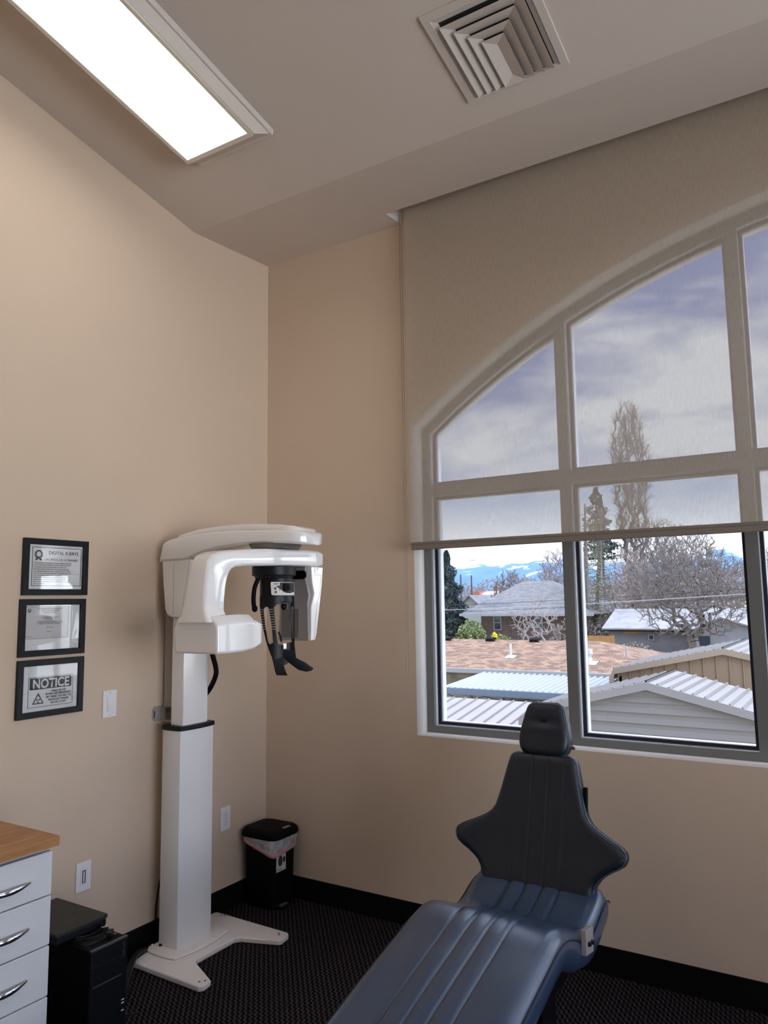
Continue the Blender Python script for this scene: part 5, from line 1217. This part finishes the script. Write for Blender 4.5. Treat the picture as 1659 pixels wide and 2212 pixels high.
# big bare tree
prism_tree('bare_tree', 'largest bare spreading tree in front of the weathered shed', (-4.6, 38.5, -1.9), 6.3, 3.1, m_bark, 101, n=1500, trunk=.26, clear=.24, lean=-.1, thin=.0085)
prism_tree('bare_tree', 'bare tree right behind the largest one', (-6.9, 50.5, -2.1), 8.4, 2.6, m_bark, 102, n=1100, trunk=.2, thin=.012)
prism_tree('bare_tree', 'bare tree filling the gap between conifer and largest bare tree', (-9.9, 55, -2.1), 9.4, 2.4, m_bark, 103, n=1100, trunk=.2, thin=.013)
prism_tree('bare_tree', 'bare tree close behind the orange fence', (-10.6, 49.5, -2.1), 6.8, 1.9, m_barkt, 104, n=900, trunk=.15, thin=.012)
prism_tree('bare_tree', 'bare tree at the right edge of the second pane', (-2.6, 50, -2.1), 6.2, 2.3, m_barkt, 105, n=900, trunk=.2, thin=.013)
prism_tree('bare_tree', 'bare tree at the far right edge of the view', (1.2, 52, -2.1), 8.2, 2.6, m_bark, 115, n=900, trunk=.2, thin=.013)
prism_tree('white_birch', 'small pale branching tree in front of the grey roof house', (-14.6, 42.5, -2.3), 3.9, 1.7, m_barkw, 106, n=260, trunk=.07, clear=.25, thin=.012)
prism_tree('bare_shrub', 'bare brown shrub beside the pale tree', (-13.0, 43.4, -2.3), 2.5, 1.2, m_barkt, 107, n=240, trunk=.04, clear=.05, thin=.011, cat='shrub')
prism_tree('bare_tree', 'bare tree rising right behind the grey roof house', (-19.6, 61, -2.1), 7.9, 2.1, m_barkt, 108, n=900, trunk=.2, thin=.015)
prism_tree('bare_tree', 'bare tree peeping over the grey roof left of its ridge', (-26.2, 66, -2.1), 6.5, 1.9, m_bark, 109, n=500, trunk=.2, thin=.018)
GR = 'distant bare trees along the horizon'
rnd = random.Random(9)
protos = [prism_tree('distant_tree', 'pale bare tree among those along the horizon', (-61, 120, -2.1), 8.3, 4.0, m_barkt, 200+i, n=330, trunk=.25, thin=.045, clear=.12, group=GR, twigs=4) for i in range(3)]
k_ = 0
for i in range(26):
    yy = 105+rnd.uniform(0, 90); fr = i/25
    x = (-.512+.50*fr)*yy*1.0
    if k_ < 3: o = protos[k_]
    else:
        o = protos[k_ % 3].copy(); COL.objects.link(o)
    sc = yy/120*rnd.uniform(.62, .92)*(1.0 if fr < .55 else 1.25); o.location = (x-.01*yy, yy, -2.1); o.scale = (sc*1.1, sc*1.1, sc); o.rotation_euler.z = rnd.uniform(0, 6.28); k_ += 1
# bushes
def bush(name, label, x, y, z, r, m, cnt, seed, leaf=.12, grp=None):
    T = thing(name, label, 'shrub', (x, y, z), grp); rnd = random.Random(seed); bm = bm_new()
    for k in range(9):
        a = rnd.uniform(0, 2*PI); tube(bm, [(x, y, z), (x+math.cos(a)*r[0]*.5, y+math.sin(a)*r[1]*.5, z+r[2]*.7)], [.04, .015], 4)
    obj('stems', bm, m_bark, T); foliage('leaves', T, (x, y, z+.1), r, cnt, m, leaf, seed, 'ball')
bush('green_bush', 'rounded green bush left of the brick house window', -19.9, 44.0, -2.3, (1.35, 1.1, 2.35), m_shrub, 2600, 31)
bush('green_bush', 'low green bush beneath the house window', -21.2, 43.0, -2.4, (1.2, 1.0, 1.35), m_shrub, 1500, 32)
bush('flowering_bush', 'bush with a yellow tip under the house window', -17.2, 43.0, -2.3, (1.0, .9, 1.45), m_shrub, 1500, 33)
o = foliage('yellow_blossoms', bpy.data.objects['flowering_bush'], (-17.55, 42.6, -1.1), (.22, .22, .55), 160, m_yell, .07, 34, 'ball')
bush('yellow_green_bush', 'bright yellow-green low bush behind the brown roof', -12.2, 41.0, -2.6, (.9, .7, 1.35), mat('lime_leaves', (.42, .46, .04), .8, var=.3, scale=4), 1100, 35)
bush('brown_bush', 'brown bush right of the pale tree', -12.0, 46, -2.1, (1.6, 1.0, 1.9), m_barkt, 1600, 36, .1)
bush('brown_bush', 'brown leafless bush under the weathered shed wall', -8.6, 42.2, -2.4, (1.4, .8, 1.2), m_barkt, 1400, 37, .1)
bush('pale_bush', 'pale tangled bush by the dark conifer foot', -20.6, 47.5, -2.1, (1.7, 1.0, 1.9), m_barkw, 1300, 38, .1)

# utility poles and overhead wires
for i, (x, y, top, lab) in enumerate(((-43.3, 90, 4.9, 'leftmost wooden utility pole beyond the roofs'), (-41.7, 90, 4.75, 'second wooden utility pole beyond the roofs'), (-38.1, 90, 3.7, 'shorter third utility pole left of the grey roof'))):
    bm = bm_new(); cyl(bm, (x, y, -2.1), (x, y, top), .15, .10, 10)
    tag(obj('utility_pole', bm, m_pole, None), lab, 'utility pole')
for i, (z0, z1, lab) in enumerate(((.99, 2.43, 'upper overhead wire across the whole window view'), (.70, 2.20, 'middle thick overhead wire across the window view'), (.60, 2.05, 'lowest overhead wire across the window view'))):
    bm = bm_new(); pts = []
    for k in range(41):
        t = k/40; x = -32+40*t; pts.append((x, 36, z0+(z1-z0)*t-.35*math.sin(PI*t)))
    tube(bm, pts, .018 if i == 1 else .012, 5); tag(obj('overhead_wire', bm, m_wire if i != 1 else mat('grey_wire', (.35, .35, .36), .5), None), lab, 'wire')

# ------------------------------------------------------------ daylight
w = bpy.data.worlds.new('world'); S.world = w; w.use_nodes = True; N = w.node_tree.nodes; L = w.node_tree.links; N.clear()
out = N.new('ShaderNodeOutputWorld'); bg = N.new('ShaderNodeBackground'); TC = N.new('ShaderNodeTexCoord')
sx = N.new('ShaderNodeSeparateXYZ'); L.new(TC.outputs['Generated'], sx.inputs[0])
mp = N.new('ShaderNodeMapping'); mp.inputs['Scale'].default_value = (1, 1, 3.2); L.new(TC.outputs['Generated'], mp.inputs['Vector'])
n1 = N.new('ShaderNodeTexNoise'); n1.inputs['Scale'].default_value = 3.4; n1.inputs['Detail'].default_value = 9; n1.inputs['Roughness'].default_value = .56; n1.inputs['Distortion'].default_value = .3; L.new(mp.outputs[0], n1.inputs['Vector'])
gr = ramp(N, [(0., (.95, .97, 1.0)), (.06, (.92, .95, 1.0)), (.13, (.40, .49, .68)), (.22, (.19, .25, .47)), (.45, (.17, .23, .47)), (1., (.30, .38, .60))]); L.new(sx.outputs['Z'], gr.inputs['Fac'])
cc = ramp(N, [(.42, (0, 0, 0)), (.60, (1, 1, 1))]); L.new(n1.outputs['Fac'], cc.inputs['Fac'])
mx = N.new('ShaderNodeMix'); mx.data_type = 'RGBA'; L.new(cc.outputs['Color'], mx.inputs[0]); L.new(gr.outputs['Color'], mx.inputs[6]); mx.inputs[7].default_value = (.66, .69, .75, 1)
L.new(mx.outputs[2], bg.inputs['Color']); 
lo_ = N.new('ShaderNodeMapRange'); lo_.interpolation_type = 'SMOOTHSTEP'; lo_.inputs[1].default_value = .02; lo_.inputs[2].default_value = .13; lo_.inputs[3].default_value = .80; lo_.inputs[4].default_value = .60; L.new(sx.outputs['Z'], lo_.inputs[0])
hi_ = N.new('ShaderNodeMapRange'); hi_.interpolation_type = 'SMOOTHSTEP'; hi_.inputs[1].default_value = .46; hi_.inputs[2].default_value = .80; hi_.inputs[3].default_value = 0; hi_.inputs[4].default_value = 1.7; L.new(sx.outputs['Z'], hi_.inputs[0])
ad = N.new('ShaderNodeMath'); ad.operation = 'ADD'; L.new(lo_.outputs[0], ad.inputs[0]); L.new(hi_.outputs[0], ad.inputs[1]); 
# added fill: unseen side of sky and ground boosted toward the added window
az_ = N.new('ShaderNodeMapRange'); az_.interpolation_type = 'SMOOTHSTEP'; az_.inputs[1].default_value = .25; az_.inputs[2].default_value = .85; az_.inputs[3].default_value = 1.0; az_.inputs[4].default_value = 5.5; L.new(sx.outputs['X'], az_.inputs[0])
mu_ = N.new('ShaderNodeMath'); mu_.operation = 'MULTIPLY'; L.new(ad.outputs[0], mu_.inputs[0]); L.new(az_.outputs[0], mu_.inputs[1]); L.new(mu_.outputs[0], bg.inputs['Strength'])
L.new(bg.outputs[0], out.inputs[0])
sd = bpy.data.lights.new('sun', 'SUN'); sd.energy = 1.25; sd.angle = R(.6); sd.color = (1, .95, .88)
so = bpy.data.objects.new('sun', sd); COL.objects.link(so); so.rotation_euler = Vector((.80, -.10, -.60)).to_track_quat('-Z', 'Y').to_euler()

vs = S.view_settings; S.display_settings.display_device = 'sRGB'
vs.view_transform = 'Standard'; vs.look = 'None'; vs.exposure = 1.48; vs.gamma = 1; vs.use_curve_mapping = False
S.cycles.max_bounces = 10; S.cycles.diffuse_bounces = 6; S.cycles.transparent_max_bounces = 16; S.cycles.sample_clamp_indirect = 6
